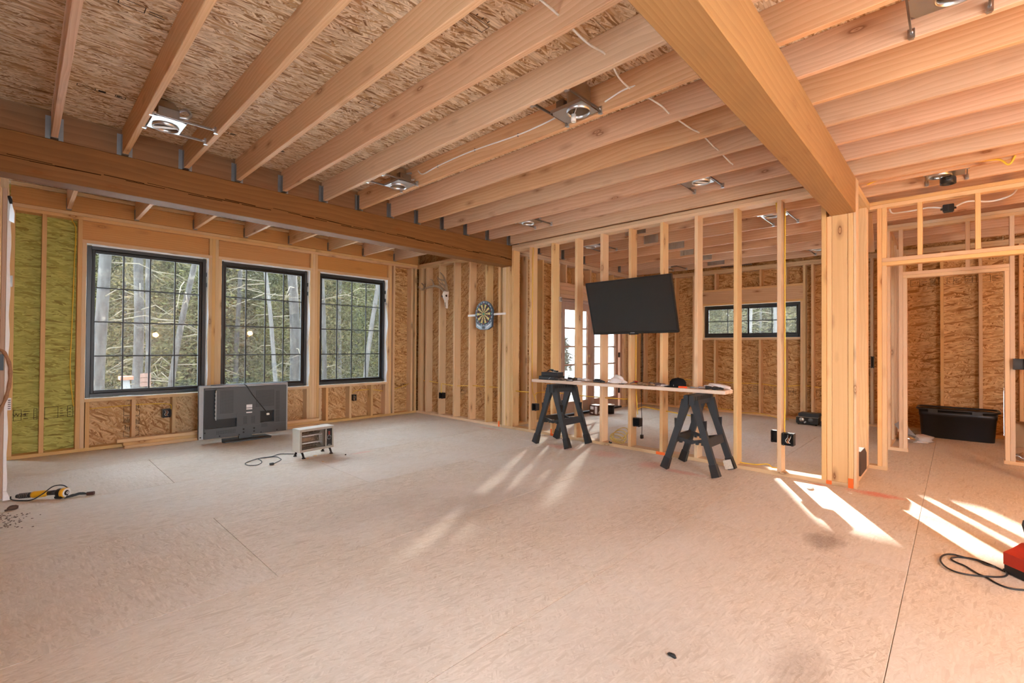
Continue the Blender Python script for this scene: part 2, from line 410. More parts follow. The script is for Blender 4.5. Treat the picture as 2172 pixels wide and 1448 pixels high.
M['tape'] = plain('white_flashing', (0.86, 0.86, 0.87), 0.45)
M['ink'] = plain('black_ink', (0.045, 0.035, 0.028), 0.8, 0, 0.1)
M['orange_paint'] = plain('orange_marking_paint', (0.90, 0.16, 0.03), 0.7, 0, 0.2)
M['door'] = wood('door_wood', (0.50, 0.34, 0.25), (0.36, 0.22, 0.15), knots=0.5, contrast=0.5, var=0.08)
def glass():
    t = NT('window_glass'); nt = t.t
    tr = t.n('ShaderNodeBsdfTransparent'); tr.inputs[0].default_value = (0.96, 0.97, 0.97, 1)
    gl = t.n('ShaderNodeBsdfGlossy'); gl.inputs['Roughness'].default_value = 0.02
    fr = t.n('ShaderNodeFresnel'); fr.inputs[0].default_value = 1.5
    mx = t.n('ShaderNodeMixShader'); t.l(t.math('MULTIPLY', fr.outputs[0], 0.9, True), mx.inputs[0]); t.l(tr.outputs[0], mx.inputs[1]); t.l(gl.outputs[0], mx.inputs[2])
    v = t.coords(False)
    sp = t.ramp(t.noise(v, 75, 3, 0.7), [(0.66, 0.0), (0.72, 1.0)])
    lo = t.ramp(t.noise(v, 2.2, 3), [(0.35, 0.1), (0.7, 0.75)])
    di = t.n('ShaderNodeBsdfDiffuse'); di.inputs[0].default_value = (0.85, 0.85, 0.83, 1)
    tl = t.n('ShaderNodeBsdfTranslucent'); tl.inputs[0].default_value = (0.85, 0.85, 0.83, 1)
    ad = t.n('ShaderNodeMixShader'); ad.inputs[0].default_value = 0.6; t.l(di.outputs[0], ad.inputs[1]); t.l(tl.outputs[0], ad.inputs[2])
    m2 = t.n('ShaderNodeMixShader'); t.l(t.math('ADD', t.math('MULTIPLY', t.math('MULTIPLY', sp, lo), 0.40), 0.008), m2.inputs[0]); t.l(mx.outputs[0], m2.inputs[1]); t.l(ad.outputs[0], m2.inputs[2])
    t.l(m2.outputs[0], nt.nodes['Material Output'].inputs[0]); return t.m
M['glass'] = glass()
def leaf(name, a, b, c):
    t = NT(name); v = t.coords(); n = t.noise(v, 2.4, 4, 0.65); n2 = t.noise(v, 14, 2, 0.7)
    col = t.ramp(t.math('ADD', t.math('MULTIPLY', n, 0.6), t.math('MULTIPLY', n2, 0.4)), [(0.36, a), (0.5, b), (0.66, c)])
    m = t.out(col, 0.7, None, 0, 0, 0.1)
    tl = t.n('ShaderNodeBsdfTranslucent'); t.l(col, tl.inputs[0])
    mx = t.n('ShaderNodeMixShader'); mx.inputs[0].default_value = 0.4; t.l(t.b.outputs[0], mx.inputs[1]); t.l(tl.outputs[0], mx.inputs[2])
    t.l(mx.outputs[0], t.t.nodes['Material Output'].inputs[0]); return m
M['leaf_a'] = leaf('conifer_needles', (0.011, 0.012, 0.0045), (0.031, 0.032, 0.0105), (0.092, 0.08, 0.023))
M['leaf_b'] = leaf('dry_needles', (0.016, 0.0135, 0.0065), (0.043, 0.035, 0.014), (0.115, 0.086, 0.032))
def bark(name, a, b):
    t = NT(name); v = t.coords(); n = t.noise(t.scale(v, (14, 14, 4)), 1.0, 5, 0.7); n2 = t.noise(t.scale(v, (3, 3, 1.2)), 1.0, 3)
    k = t.ramp(t.noise(t.scale(v, (7, 7, 3.5)), 1.0, 2), [(0.64, 0.0), (0.70, 1.0)])
    c = t.mix(t.ramp(n, [(0.35, 0.0), (0.65, 1.0)]), a, b)
    c = t.mix(t.math('MULTIPLY', n2, 0.4), c, tuple(x * 0.6 for x in a)); c = t.mix(t.math('MULTIPLY', k, 0.7), c, (0.07, 0.06, 0.05))
    return t.out(c, 0.85, n, 0.5, 0.02, 0.1)
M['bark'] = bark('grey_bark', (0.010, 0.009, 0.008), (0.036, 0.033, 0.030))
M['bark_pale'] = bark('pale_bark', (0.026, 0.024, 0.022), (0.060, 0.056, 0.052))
M['twig'] = plain('bare_twigs', (0.07, 0.058, 0.04), 0.8, 0, 0.1, 0.3, 3)
def ground():
    t = NT('frosted_ground'); v = t.coords(); n = t.noise(v, 0.8, 6, 0.65); n2 = t.noise(v, 9, 4)
    c = t.mix(t.ramp(n, [(0.35, 0.0), (0.6, 1.0)]), (0.74, 0.72, 0.69), (0.86, 0.86, 0.86)); c = t.mix(t.math('MULTIPLY', n2, 0.3), c, (0.36, 0.30, 0.22))
    return t.out(c, 0.9, n2, 0.5, 0.03, 0.1)
M['ground'] = ground()
FRAME[0] = 'world'
# ------------------------------------------------------------------ floor
fl = struct('floor')
rows = [-3.46 + 1.22 * k for k in range(9)]
for r, y in enumerate(rows):
    off = 0.97 if r % 2 == 1 else 2.20
    x = off - 2.44 * 2
    while x < 9.5:
        xa, xb = max(x, -0.25), min(x + 2.44, 9.52)
        ya, yb = y, min(y + 1.22, 7.43)
        if xb - xa > 0.05 and not (ya > 5.1 and xa > 5.25):
            if ya > 5.0: xb = min(xb, 5.26)
            lum(fl, 'panel', xa + 0.0012, xb - 0.0012, ya + 0.0012, yb - 0.0012, -0.022, 0.0, M['floor'], 0.0015)
        x += 2.44
lum(fl, 'subfloor_joist_layer', -0.25, 9.52, -3.46, 7.43, -0.2, -0.024, M['beam'], 0.0)
# ------------------------------------------------------------------ ceiling: deck, joists, beams
ce = struct('ceiling')
ZJ0, ZJ1 = 2.763, 2.966
for r in range(9):
    y = -3.5 + 1.22 * r
    x = -2.6 + (r % 2) * 1.22
    while x < 9.5:
        xa, xb, ya, yb = max(x, -0.25), min(x + 2.44, 9.52), y, min(y + 1.22, 7.45)
        if xb - xa > 0.05 and not (ya > 5.1 and xa > 5.25):
            if ya > 5.1: xb = min(xb, 5.26)
            lum(ce, 'deck_panel', xa + 0.0015, xb - 0.0015, ya + 0.0015, yb - 0.0015, ZJ1, ZJ1 + 0.018, M['osb_deck'], 0.001)
        x += 2.44
lum(ce, 'roof_layer', -0.3, 9.6, -3.5, 7.5, ZJ1 + 0.02, ZJ1 + 0.25, M['black'], 0.0)
JX = [0.140, .547, .957, 1.363, 1.774, 2.184, 2.593, 2.996, 3.38, 3.78, 4.18, 4.59, 5.03]
JB = [5.32, 5.83, 6.48, 7.11, 7.72, 8.36, 9.0]
lum(ce, 'joist', 5.435, 5.473, -3.4, .643, ZJ0, ZJ1, M['joist'], .003)
def hanger(parent, x, y, s):
    """galvanised joist hanger: two flanged straps and a seat under the joist; s: side the header lies on (+1: +y)"""
    b = MB(); w = 0.0385; t = 0.002
    for sx in (-1, 1):
        xx = x + w / 2 + sx * (w / 2 + t / 2 + 0.0005)
        b.box(xx - t / 2, xx + t / 2, y - s * 0.045 if s > 0 else y, y if s > 0 else y + 0.045, ZJ0 + 0.0, ZJ0 + 0.155)
        xf = x + w / 2 + sx * (w / 2 + 0.016)
        b.box(xf - 0.014, xf + 0.014, y - 0.002 if s > 0 else y, y if s > 0 else y + 0.002, ZJ0 - 0.004, ZJ0 + 0.165)
        for k in range(4):
            zz = ZJ0 + 0.02 + 0.04 * k; yy = y - 0.004 if s > 0 else y + 0.002
            b.box(xf - 0.004, xf + 0.004, yy, yy + 0.003, zz, zz + 0.008)
    b.box(x - 0.003, x + w + 0.003, y - 0.05 if s > 0 else y, y if s > 0 else y + 0.05, ZJ0 - 0.003, ZJ0)
    obj('joist_hanger', b.mesh('joist_hanger'), M['hanger'], parent)
for x in JX:
    j = lum(ce, 'joist', x, x + .038, -3.4, 4.874, ZJ0, ZJ1, M['joist'], .003)
    hanger(j, x, 4.873, 1)
for x in JB:
    j = lum(ce, 'joist', x, x + .038, -3.4, 4.965, ZJ0, ZJ1, M['joist'], .003)
    hanger(j, x, 4.964, 1)
for k in range(8):
    x = 0.345 + 0.603 * k
    j = lum(ce, 'joist', x, x + .038, 5.075, 7.27, ZJ0 - 0.012, ZJ1, M['joist'], .003)
    b = MB()
    for sx in (-1, 1):
        xx = x + .019 + sx * .0215; b.box(xx - .0015, xx + .0015, 7.215, 7.268, ZJ0 - .006, ZJ0 + .11)
    b.box(x - .003, x + .041, 7.215, 7.268, ZJ0 - .0155, ZJ0 - .0125)
    obj('joist_hanger', b.mesh('jh'), M['hanger'], j)
# header beam with the ledger above it, right beam
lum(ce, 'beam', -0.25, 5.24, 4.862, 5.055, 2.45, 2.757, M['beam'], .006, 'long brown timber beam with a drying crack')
b = MB()
crk = smooth([(-.1, 0, 2.565), (.5, 0, 2.572), (1.2, 0, 2.563), (1.9, 0, 2.572), (2.6, 0, 2.560), (3.3, 0, 2.567), (4.0, 0, 2.556), (4.6, 0, 2.562), (5.08, 0, 2.556)], 5)
for i, (p, q) in enumerate(zip(crk, crk[1:])):
    if i % 9 in (4,): continue
    dz = 0.012 * math.sin(i * 1.9); h = .004 + .003 * math.sin(i * 2.7) ** 2
    b.bar((p.x - .06, 4.8622, p.z + dz), (q.x + .06, 4.8622, q.z + dz * .6 - .004), .0016, h, (0, 0, 1))
obj('crack', b.mesh('crack'), plain('crack_dark', (0.03, 0.012, 0.004), 0.9, 0, 0.05), ce, None, 'dark drying crack along the brown beam')
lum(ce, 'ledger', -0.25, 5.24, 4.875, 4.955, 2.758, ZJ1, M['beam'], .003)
lum(ce, 'ledger', -0.25, 5.24, 4.958, 5.074, 2.758, ZJ1, M['joist'], .003)
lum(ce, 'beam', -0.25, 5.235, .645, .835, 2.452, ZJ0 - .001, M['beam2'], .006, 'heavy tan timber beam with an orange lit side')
lum(ce, 'rim_board', -0.085, 5.10, 7.272, 7.31, 2.746, 2.925, M['header'], .003)
lum(ce, 'nailer', -0.085, 5.10, 7.235, 7.272, 2.925, 2.963, M['stud_pale'], .002)
lum(ce, 'rim_board', 5.26, 9.42, 4.966, 5.00, 2.758, ZJ1, M['joist'], .003)
# splice plates on the back-room joists
def splice(x, y0, y1, z0, h):
    b = MB(); n = 9
    b.box(x - .002, x, y0, y1, z0, z0 + h)
    for k in range(n):
        y = y0 + (y1 - y0) * (k + .5) / n
        b.box(x - .005, x - .002, y - (y1 - y0) / n * .3, y + (y1 - y0) / n * .3, z0 + .004, z0 + h - .004)
    return b.mesh('splice_plate')
for x, ya, yb in ((5.83, 3.05, 3.36), (6.48, 3.19, 3.42), (7.11, 3.07, 3.34), (7.72, 3.17, 3.40), (8.36, 3.11, 3.29), (9.0, 3.12, 3.43)):
    obj('splice_plate', splice(x, ya, yb, 2.795, .13), M['steel'], ce, None, 'ribbed galvanised splice plate')
lum(ce, 'vent_strip', 9.30, 9.365, 2.75, 3.3, 2.785, 2.80, M['steel_dk'], .001)

# ------------------------------------------------------------------ walls
S, SP = M['stud'], M['stud_pale']
W = .038
def studs_x(par, xs, y0, y1, z0, z1, mat=S, name='stud'):
    return [lum(par, name, x, x + W, y0, y1, z0, z1, mat) for x in xs]
def studs_y(par, ys, x0, x1, z0, z1, mat=S, name='stud'):
    return [lum(par, name, x0, x1, y, y + W, z0, z1, mat) for y in ys]

# window wall (left)
wl = struct('wall_left')
Y0, Y1 = 7.29, 7.43
lum(wl, 'bottom_plate', -.085, 5.10, Y0, Y1, 0, .038, S)
lum(wl, 'top_plate', -.085, 2.62, Y0, Y1, 2.667, 2.705, S); lum(wl, 'top_plate', 2.622, 5.10, Y0, Y1, 2.667, 2.705, S)
lum(wl, 'top_plate', -.085, 1.99, Y0, Y1, 2.706, 2.744, S); lum(wl, 'top_plate', 1.992, 5.10, Y0, Y1, 2.706, 2.744, S)
studs_x(wl, [-.085, .155, .446, 1.781, 1.819, 3.145, 3.183, 4.518, 4.589, 4.969, 5.052], Y0, Y1, .038, 2.667)
studs_x(wl, [.484, 1.743, 1.857, 3.107, 3.222, 4.480], Y0, Y1, .038, 2.405, S, 'jack_stud')
RO = [(.522, 1.743), (1.895, 3.107), (3.260, 4.480)]
ZS, ZH = .602, 2.405
crip = [[.529, .950, 1.357, 1.704], [1.897, 2.30, 2.70, 3.067], [3.262, 3.375, 3.772, 4.165, 4.44]]
for (a, c), cs in zip(RO, crip):
    lum(wl, 'header_plate', a - W, c + W, Y0, Y1, ZH, ZH + .038, S)
    lum(wl, 'header', a - W, c + .005, Y0 + .045, Y1, ZH + .038, 2.667, M['header'])
    lum(wl, 'sill_plate', a, c, Y0, Y1, ZS - .038, ZS, S)
    studs_x(wl, cs, Y0, Y1, .038, ZS - .038, S, 'cripple_stud')
    lum(wl, 'header_end', c + .006, c + W, Y0, Y1, ZH + .038, 2.667, S)
def sheath_y(par, rects, y, mat, t=.012):
    for x0, x1, z0, z1, *mm in rects: lum(par, 'sheathing_panel', x0 + .001, x1 - .001, y, y + t, z0 + .001, z1 - .001, mm[0] if mm else mat, .001)
def sheath_x(par, rects, x, mat, t=.012):
    for y0, y1, z0, z1, *mm in rects: lum(par, 'sheathing_panel', x, x + t, y0 + .001, y1 - .001, z0 + .001, z1 - .001, mm[0] if mm else mat, .001)
G = M['osb_green']
sheath_y(wl, [(-.12, .50, -.1, 2.98, G), (.50, 1.76, -.1, ZS - .004, M['osb_v']), (1.76, 3.12, -.1, ZS - .004, M['osb_v']), (3.12, 4.50, -.1, ZS - .004, M['osb_v']),
              (4.50, 5.26, -.1, 2.98), (.50, 4.50, ZH + .004, 2.98), (1.755, 1.885, ZS, ZH), (3.12, 3.25, ZS, ZH)], Y1 + .001, M['osb'])
lum(wl, 'siding', -.2, .5, Y1 + .016, Y1 + .03, -.3, 3.0, M['black'], 0)

# return wall with the dartboard (x = 5.10)
wr = struct('wall_outer')
X0, X1 = 5.10, 5.24
lum(wr, 'bottom_plate', X0, X1, 5.06, 7.288, 0, .038, SP)
lum(wr, 'top_plate', X0, X1, 5.06, 7.288, 2.67, 2.708, S); lum(wr, 'top_plate', X0, X1, 5.06, 7.288, 2.709, 2.747, S)
studs_y(wr, [7.209, 7.170, 6.995, 6.605, 6.198, 5.799, 5.400, 5.109], X0, X1, .038, 2.67)
sheath_x(wr, [(5.06, 6.28, 0, 2.98), (6.28, 7.44, 0, 2.98)], X1 + .001, osb('osb_wall_upright', (0.66, 0.44, 0.22), (0.54, 0.30, 0.11), (0.30, 0.13, 0.045), 1.2, 1.4))

# partition with the television (x = 5.10)
wc = struct('wall_center')
lum(wc, 'bottom_plate', X0, X1, .66, 5.055, 0, .038, S)
lum(wc, 'top_plate', X0, X1, .84, 4.858, 2.685, 2.723, SP); lum(wc, 'top_plate', X0, X1, .84, 4.858, 2.724, 2.762, SP)
studs_y(wc, [4.468, 4.064, 3.656, 3.261, 2.857, 2.450, 2.049, 1.639, 1.234], X0, X1, .038, 2.685)
studs_y(wc, [4.823], X0, X1, .038, 2.685)
studs_y(wc, [4.865, 4.904, 4.943, 4.982, 5.021], X0, X1, .038, 2.449, S, 'beam_post')
studs_y(wc, [.866], X0, X1, .038, 2.685, S)
lum(wc, 'trimmer', X0 + .012, X1, .824, .864, .038, 2.451, S)
lum(wc, 'column_face', X0 + .008, X1, .703, .823, .038, 2.451, M['ply'], .002, 'wide knotty post carrying the tan beam')
studs_y(wc, [.664], X0, X0 + .14, .038, 2.451, S, 'corner_stud')
lum(wc, 'corner_board', 5.102, 5.24, .642, .662, .0, 2.76, SP, .002)
# orange marking paint on plates and stud feet
def paint(par, x0, x1, y0, y1, z0, z1): 
    b = MB(); b.box(x0, x1, y0, y1, z0, z1); obj('marking_paint', b.mesh('paint'), M['orange_paint'], par)
paint(wc, 5.0985, 5.0998, .664, .703, .0, .085); paint(wc, 5.0985, 5.0998, .825, .868, .004, .037)
paint(wc, 5.0985, 5.0998, 4.02, 4.10, .004, .037); paint(wc, 5.0985, 5.0998, 4.075, 4.098, .037, .10); paint(wc, 5.0985, 5.0998, 2.42, 2.53, .004, .037)
paint(wc, 5.0985, 5.0998, 5.10, 5.13, .004, .09)

# stub wall behind the column (y = .66), hall opening (x = 6.09)
ws = struct('wall_right_side')
lum(ws, 'bottom_plate', 5.243, 6.088, .662, .75, 0, .038, S)
lum(ws, 'top_plate', 5.243, 6.18, .655, .745, 2.685, 2.723, S); lum(ws, 'top_plate', 5.243, 6.18, .655, .745, 2.724, 2.762, S)
for x in (5.30, 5.36, 5.96, 6.04): lum(ws, 'stud', x, x + W, .662, .75, .038, 2.685, S)
wh = struct('wall_right')
H0, H1 = 6.09, 6.18
lum(wh, 'bottom_plate', H0, H1, .516, .66, 0, .038, S)
lum(wh, 'top_plate', H0, H1, -3.4, .653, 2.686, 2.723, S); lum(wh, 'top_plate', H0, H1, -3.4, .653, 2.724, 2.761, S)
lum(wh, 'stud', H0, H1, .554, .592, .038, 2.686, S); lum(wh, 'jack_stud', H0, H1, .516, .553, .038, 2.09, S)
lum(wh, 'stud', H0, H1, .516, .553, 2.168, 2.686, S)
lum(wh, 'header', H0, H1, -.7, .553, 2.09, 2.128, S); lum(wh, 'header', H0, H1, -.7, .553, 2.129, 2.167, S)
for y in (.239, -.167, -.57): lum(wh, 'cripple_stud', H0, H1, y, y + W, 2.168, 2.686, S)
for y in (-.739, -.778): lum(wh, 'stud', H0, H1, y, y + W, .038, 2.686, S)
lum(wh, 'bottom_plate', H0, H1, -3.4, -.70, 0, .038, S)
# second opening (x = 7.37)
wk = struct('wall_right_far')
K0, K1 = 7.37, 7.46
lum(wk, 'bottom_plate', K0, K1, .425, .66, 0, .038, SP); lum(wk, 'bottom_plate', K0, K1, -3.4, -.372, 0, .038, SP)
lum(wk, 'top_plate', K0, K1, -3.4, .66, 2.686, 2.723, SP); lum(wk, 'top_plate', K0, K1, -3.4, .66, 2.724, 2.761, SP)
for y in (.588, .470, -.458): lum(wk, 'stud', K0, K1, y, y + W, .038, 2.686, SP)
for y in (.431, -.419): lum(wk, 'jack_stud', K0, K1, y, y + W, .038, 2.095, SP)
lum(wk, 'header', K0, K1, -.419, .469, 2.095, 2.133, SP); lum(wk, 'header', K0, K1, -.419, .469, 2.134, 2.172, SP)
for y in (.292, -.115): lum(wk, 'cripple_stud', K0, K1, y, y + W, 2.173, 2.686, SP)
lum(wk, 'stud', K0, K1, -.86, -.822, .038, 2.686, SP)
seg(wk, 'brace', (6.3, .70, 2.70), (6.42, .69, 2.30), .038, .09, SP, (0, 1, 0))
# closet side wall
wd = struct('wall_right_inner')
lum(wd, 'bottom_plate', 7.462, 9.36, .60, .69, 0, .038, SP); lum(wd, 'top_plate', 7.462, 9.36, .60, .69, 2.686, 2.76, SP)
for x in (7.60, 8.0, 8.4, 8.8, 9.2): lum(wd, 'stud', x, x + W, .60, .69, .038, 2.686, SP)
# second short wall at the right, in front of the tote
# far exterior wall (x = 9.37)
wf = struct('wall_back')
E0, E1 = 9.37, 9.51
lum(wf, 'bottom_plate', E0, E1, -3.4, 4.985, 0, .038, S)
lum(wf, 'top_plate', E0, E1, -3.4, 4.985, 2.684, 2.722, S); lum(wf, 'top_plate', E0, E1, -3.4, 4.985, 2.723, 2.761, S)
for y in (4.914, 4.611, 4.21, 3.83, 3.70, 1.895, 1.773, 1.37, .96, .56, .135, -.27, -.66, -1.07, -1.48): lum(wf, 'stud', E0, E1, y, y + W, .038, 2.684, S)
lum(wf, 'jack_stud', E0, E1, 1.934, 1.972, .038, 2.068, S); lum(wf, 'jack_stud', E0, E1, 3.662, 3.70, .038, 2.068, S)
BW = (1.972, 3.662); BZ0, BZ1 = 1.432, 2.066
lum(wf, 'sill_plate', E0, E1, *BW, BZ0 - .04, BZ0, S); lum(wf, 'header_plate', E0, E1, 1.934, 3.70, BZ1, BZ1 + .038, S)
lum(wf, 'header', E0 + .004, E1, 1.934, 3.70, 2.105, 2.335, M['joist']); lum(wf, 'header_plate', E0, E1, 1.934, 3.70, 2.336, 2.376, S)
for y in (3.40, 3.0, 2.59, 2.18): lum(wf, 'cripple_stud', E0, E1, y, y + W, 2.377, 2.684, S)
for y in (3.41, 3.0, 2.60, 2.19): lum(wf, 'cripple_stud', E0, E1, y, y + W, .038, BZ0 - .04, S)
sheath_x(wf, [(1.96, 3.67, 0, 1.40, M['osb_h']), (1.96, 3.67, 2.08, 2.98, M['osb_h']), (3.67, 5.13, 0, 2.98), (.74, 1.96, 0, 2.98), (-.48, .74, 0, 2.98), (-1.7, -.48, 0, 2.98), (-3.4, -1.7, 0, 2.98)], E1 + .001, M['osb'])
# side wall with the french doors (y = 4.99)
wx = struct('wall_side')
D0, D1 = 4.99, 5.13
lum(wx, 'bottom_plate', 5.243, 6.47, D0, D1, 0, .038, S); lum(wx, 'bottom_plate', 8.66, 9.36, D0, D1, 0, .038, S)
lum(wx, 'top_plate', 5.243, 9.36, D0, D1, 2.684, 2.722, SP); lum(wx, 'top_plate', 5.243, 9.36, D0, D1, 2.723, 2.756, SP)
for x in (5.262, 5.58, 5.98, 6.38, 6.42, 8.64, 8.68, 9.0, 9.28): lum(wx, 'stud', x, x + W, D0, D1, .038, 2.684, S)
lum(wx, 'jack_stud', 6.46, 6.498, D0, D1, .038, 2.095, S); lum(wx, 'jack_stud', 8.60, 8.638, D0, D1, .038, 2.095, S)
for k in range(4): lum(wx, 'header', 6.46, 8.638, D0 + .002 * (k % 2), D1, 2.098 + .068 * k, 2.164 + .068 * k, M['joist'])
for x in (6.62, 6.98, 7.38, 7.78, 8.18, 8.56): lum(wx, 'cripple_stud', x, x + W, D0, D1, 2.37, 2.684, S)
sheath_y(wx, [(5.25, 6.49, 0, 2.98), (6.49, 8.62, 2.10, 2.98), (8.62, 9.52, 0, 2.98)], D1 + .001, M['osb'])

# ------------------------------------------------------------------ windows
def window(name, x0, x1, z0, z1, y, nv, nh, txt=None):
    w = struct(name); fr = M['frame']
    X0, X1, Z0, Z1 = x0 + .01, x1 - .008, z0 + .008, z1 - .01
    ya, yb = y + .098, y + .175
    fw = .042
    for nm, a in (('frame', (X0, X0 + fw, ya, yb, Z0, Z1)), ('frame', (X1 - fw, X1, ya, yb, Z0, Z1)), ('frame', (X0 + fw, X1 - fw, ya, yb, Z1 - fw, Z1)), ('frame', (X0 + fw, X1 - fw, ya, yb, Z0, Z0 + fw))):
        lum(w, nm, *a, fr, .004)
    sx0, sx1, sz0, sz1 = X0 + fw, X1 - fw, Z0 + fw, Z1 - fw; sw = .036; ys, yt = ya + .022, yb - .012
    for a in ((sx0, sx0 + sw, ys, yt, sz0, sz1), (sx1 - sw, sx1, ys, yt, sz0, sz1), (sx0 + sw, sx1 - sw, ys, yt, sz1 - sw, sz1), (sx0 + sw, sx1 - sw, ys, yt, sz0, sz0 + sw)):
        lum(w, 'sash', *a, M['muntin'], .006)
    gx0, gx1, gz0, gz1 = sx0 + sw, sx1 - sw, sz0 + sw, sz1 - sw; yg = ys + .022
    for i in range(nv): 
        x = gx0 + (gx1 - gx0) * (i + 1) / (nv + 1); lum(w, 'muntin', x - .008, x + .008, yg - .009, yg + .012, gz0, gz1, M['muntin'], .004)
    for i in range(nh):
        z = gz0 + (gz1 - gz0) * (i + 1) / (nh + 1); lum(w, 'muntin', gx0, gx1, yg - .0085, yg + .0115, z - .0075, z + .0075, M['muntin'], .004)
    for i in range(nv + 1):
        for k in range(nh + 1):
            a0 = gx0 + (gx1 - gx0) * i / (nv + 1); a1 = gx0 + (gx1 - gx0) * (i + 1) / (nv + 1)
            b0 = gz0 + (gz1 - gz0) * k / (nh + 1); b1 = gz0 + (gz1 - gz0) * (k + 1) / (nh + 1)
            lum(w, 'pane', a0 + .006, a1 - .006, yg + .0005, yg + .0025, b0 + .006, b1 - .006, M['glass'], 0)
    # sash lock and hinges
    # white flashing around the opening, torn along its inner edge
    def strip(p, u, v, L, wd, seed):
        """sheet from p along u (length L), width wd along v with a ragged free edge"""
        rnd = random.Random(seed); n = 26; vs = []; fs = []; u = Vector(u); v = Vector(v); p = Vector(p); nn = u.cross(v) * .0012
        ph = rnd.uniform(0, 6)
        for i in range(n + 1):
            q = p + u * (L * i / n); ww = wd * (.72 + .2 * math.sin(i * .55 + ph) + .14 * rnd.uniform(-1, 1))
            vs += [q, q + v * ww]
        for i in range(n): fs.append((2 * i, 2 * i + 1, 2 * i + 3, 2 * i + 2))
        me = bpy.data.meshes.new('flashing'); me.from_pydata(vs, [], fs); o = obj('flashing', me, M['tape'], w)
        md = o.modifiers.new('t', 'SOLIDIFY'); md.thickness = .0015
    yi = y + .10
    strip((x0 + .001, yi, z1 - .0015), (1, 0, 0), (0, -1, 0), x1 - x0 - .002, .105, 1)
    strip((x1 - .0015, yi, z0 + .002), (0, 0, 1), (0, -1, 0), z1 - z0 - .004, .10, 2)
    strip((x0 + .0015, yi, z0 + .002), (0, 0, 1), (0, -1, 0), z1 - z0 - .004, .10, 3)
    strip((x0 + .001, yi, z0 + .0015), (1, 0, 0), (0, -1, 0), x1 - x0 - .002, .105, 4)
    # folds of the sheet standing up behind the frame edges
    b = MB()
    b.box(x1 - .0085, x1 - .006, y + .092, y + .097, z0 + .05, z1 - .06); b.box(x0 + .05, x1 - .05, y + .092, y + .096, z1 - .0105, z1 - .004)
    obj('flashing', b.mesh('fl'), M['tape'], w)
    if txt:
        me = text_mesh(txt, .085); mw = Matrix(((0, 0, -1, x1 - .004), (-1, 0, 0, y + .055), (0, 1, 0, z1 - .42), (0, 0, 0, 1)))
        obj('print', me, M['frame'], w, mw)
    b = MB(); b.box(x1 - .05, x1 - .025, y + .085, y + .097, z0 + .02, z0 + .075); obj('latch', b.mesh('latch'), M['frame'], w)
    for zc in (z1 - .22, z1 - .36):
        b = MB(); b.box(x1 - .012, x1 - .009, y + .06, y + .097, zc - .028, zc + .028); obj('latch', b.mesh('latch'), M['frame'], w)
    return w
for i, (a, c) in enumerate(RO):
    window('window_%d' % (i + 1), a, c, ZS, ZH, Y0, 3, 3, 'ra' if i == 2 else None)
# sliding window in the far wall
w4 = struct('window_4')
def wbar(par, nm, ya, yb, za, zb, xa, xb, mat, ch=.004): lum(par, nm, xa, xb, ya, yb, za, zb, mat, ch)
ya, yb, za, zb = BW[0] + .008, BW[1] - .008, BZ0 + .006, BZ1 - .008
for a in ((ya, ya + .045, za, zb), (yb - .045, yb, za, zb), (ya + .045, yb - .045, zb - .045, zb), (ya + .045, yb - .045, za, za + .055)): wbar(w4, 'frame', *a, 9.455, 9.53, M['frame'])
ym = 2.846
for (s0, s1, xo) in ((ya + .045, ym + .02, 0), (ym - .02, yb - .045, -.018)):
    z0, z1 = za + .055, zb - .045
    for a in ((s0, s0 + .03, z0, z1), (s1 - .03, s1, z0, z1), (s0 + .03, s1 - .03, z1 - .03, z1), (s0 + .03, s1 - .03, z0, z0 + .03)): wbar(w4, 'sash', *a, 9.478 + xo, 9.495 + xo, M['frame'])
    my, mz = (s0 + s1) / 2, (z0 + z1) / 2
    wbar(w4, 'muntin', my - .008, my + .008, z0 + .03, z1 - .03, 9.48 + xo, 9.492 + xo, M['muntin'])
    wbar(w4, 'muntin', s0 + .03, s1 - .03, mz - .008, mz + .008, 9.4805 + xo, 9.4915 + xo, M['muntin'])
    for a0, a1 in ((s0 + .03, my - .008), (my + .008, s1 - .03)):
        for b0, b1 in ((z0 + .03, mz - .008), (mz + .008, z1 - .03)): lum(w4, 'pane', 9.485 + xo, 9.487 + xo, a0, a1, b0, b1, M['glass'], 0)
b = MB(); b.box(9.40, 9.455, BW[0] + .0005, BW[0] + .004, BZ0 + .002, BZ1 - .002); b.box(9.40, 9.455, BW[0] + .005, BW[1] - .005, BZ1 - .004, BZ1 - .0005); b.box(9.385, 9.455, BW[0] + .005, BW[1] - .005, BZ0 + .0005, BZ0 + .004)
obj('flashing', b.mesh('fl'), M['tape'], w4)

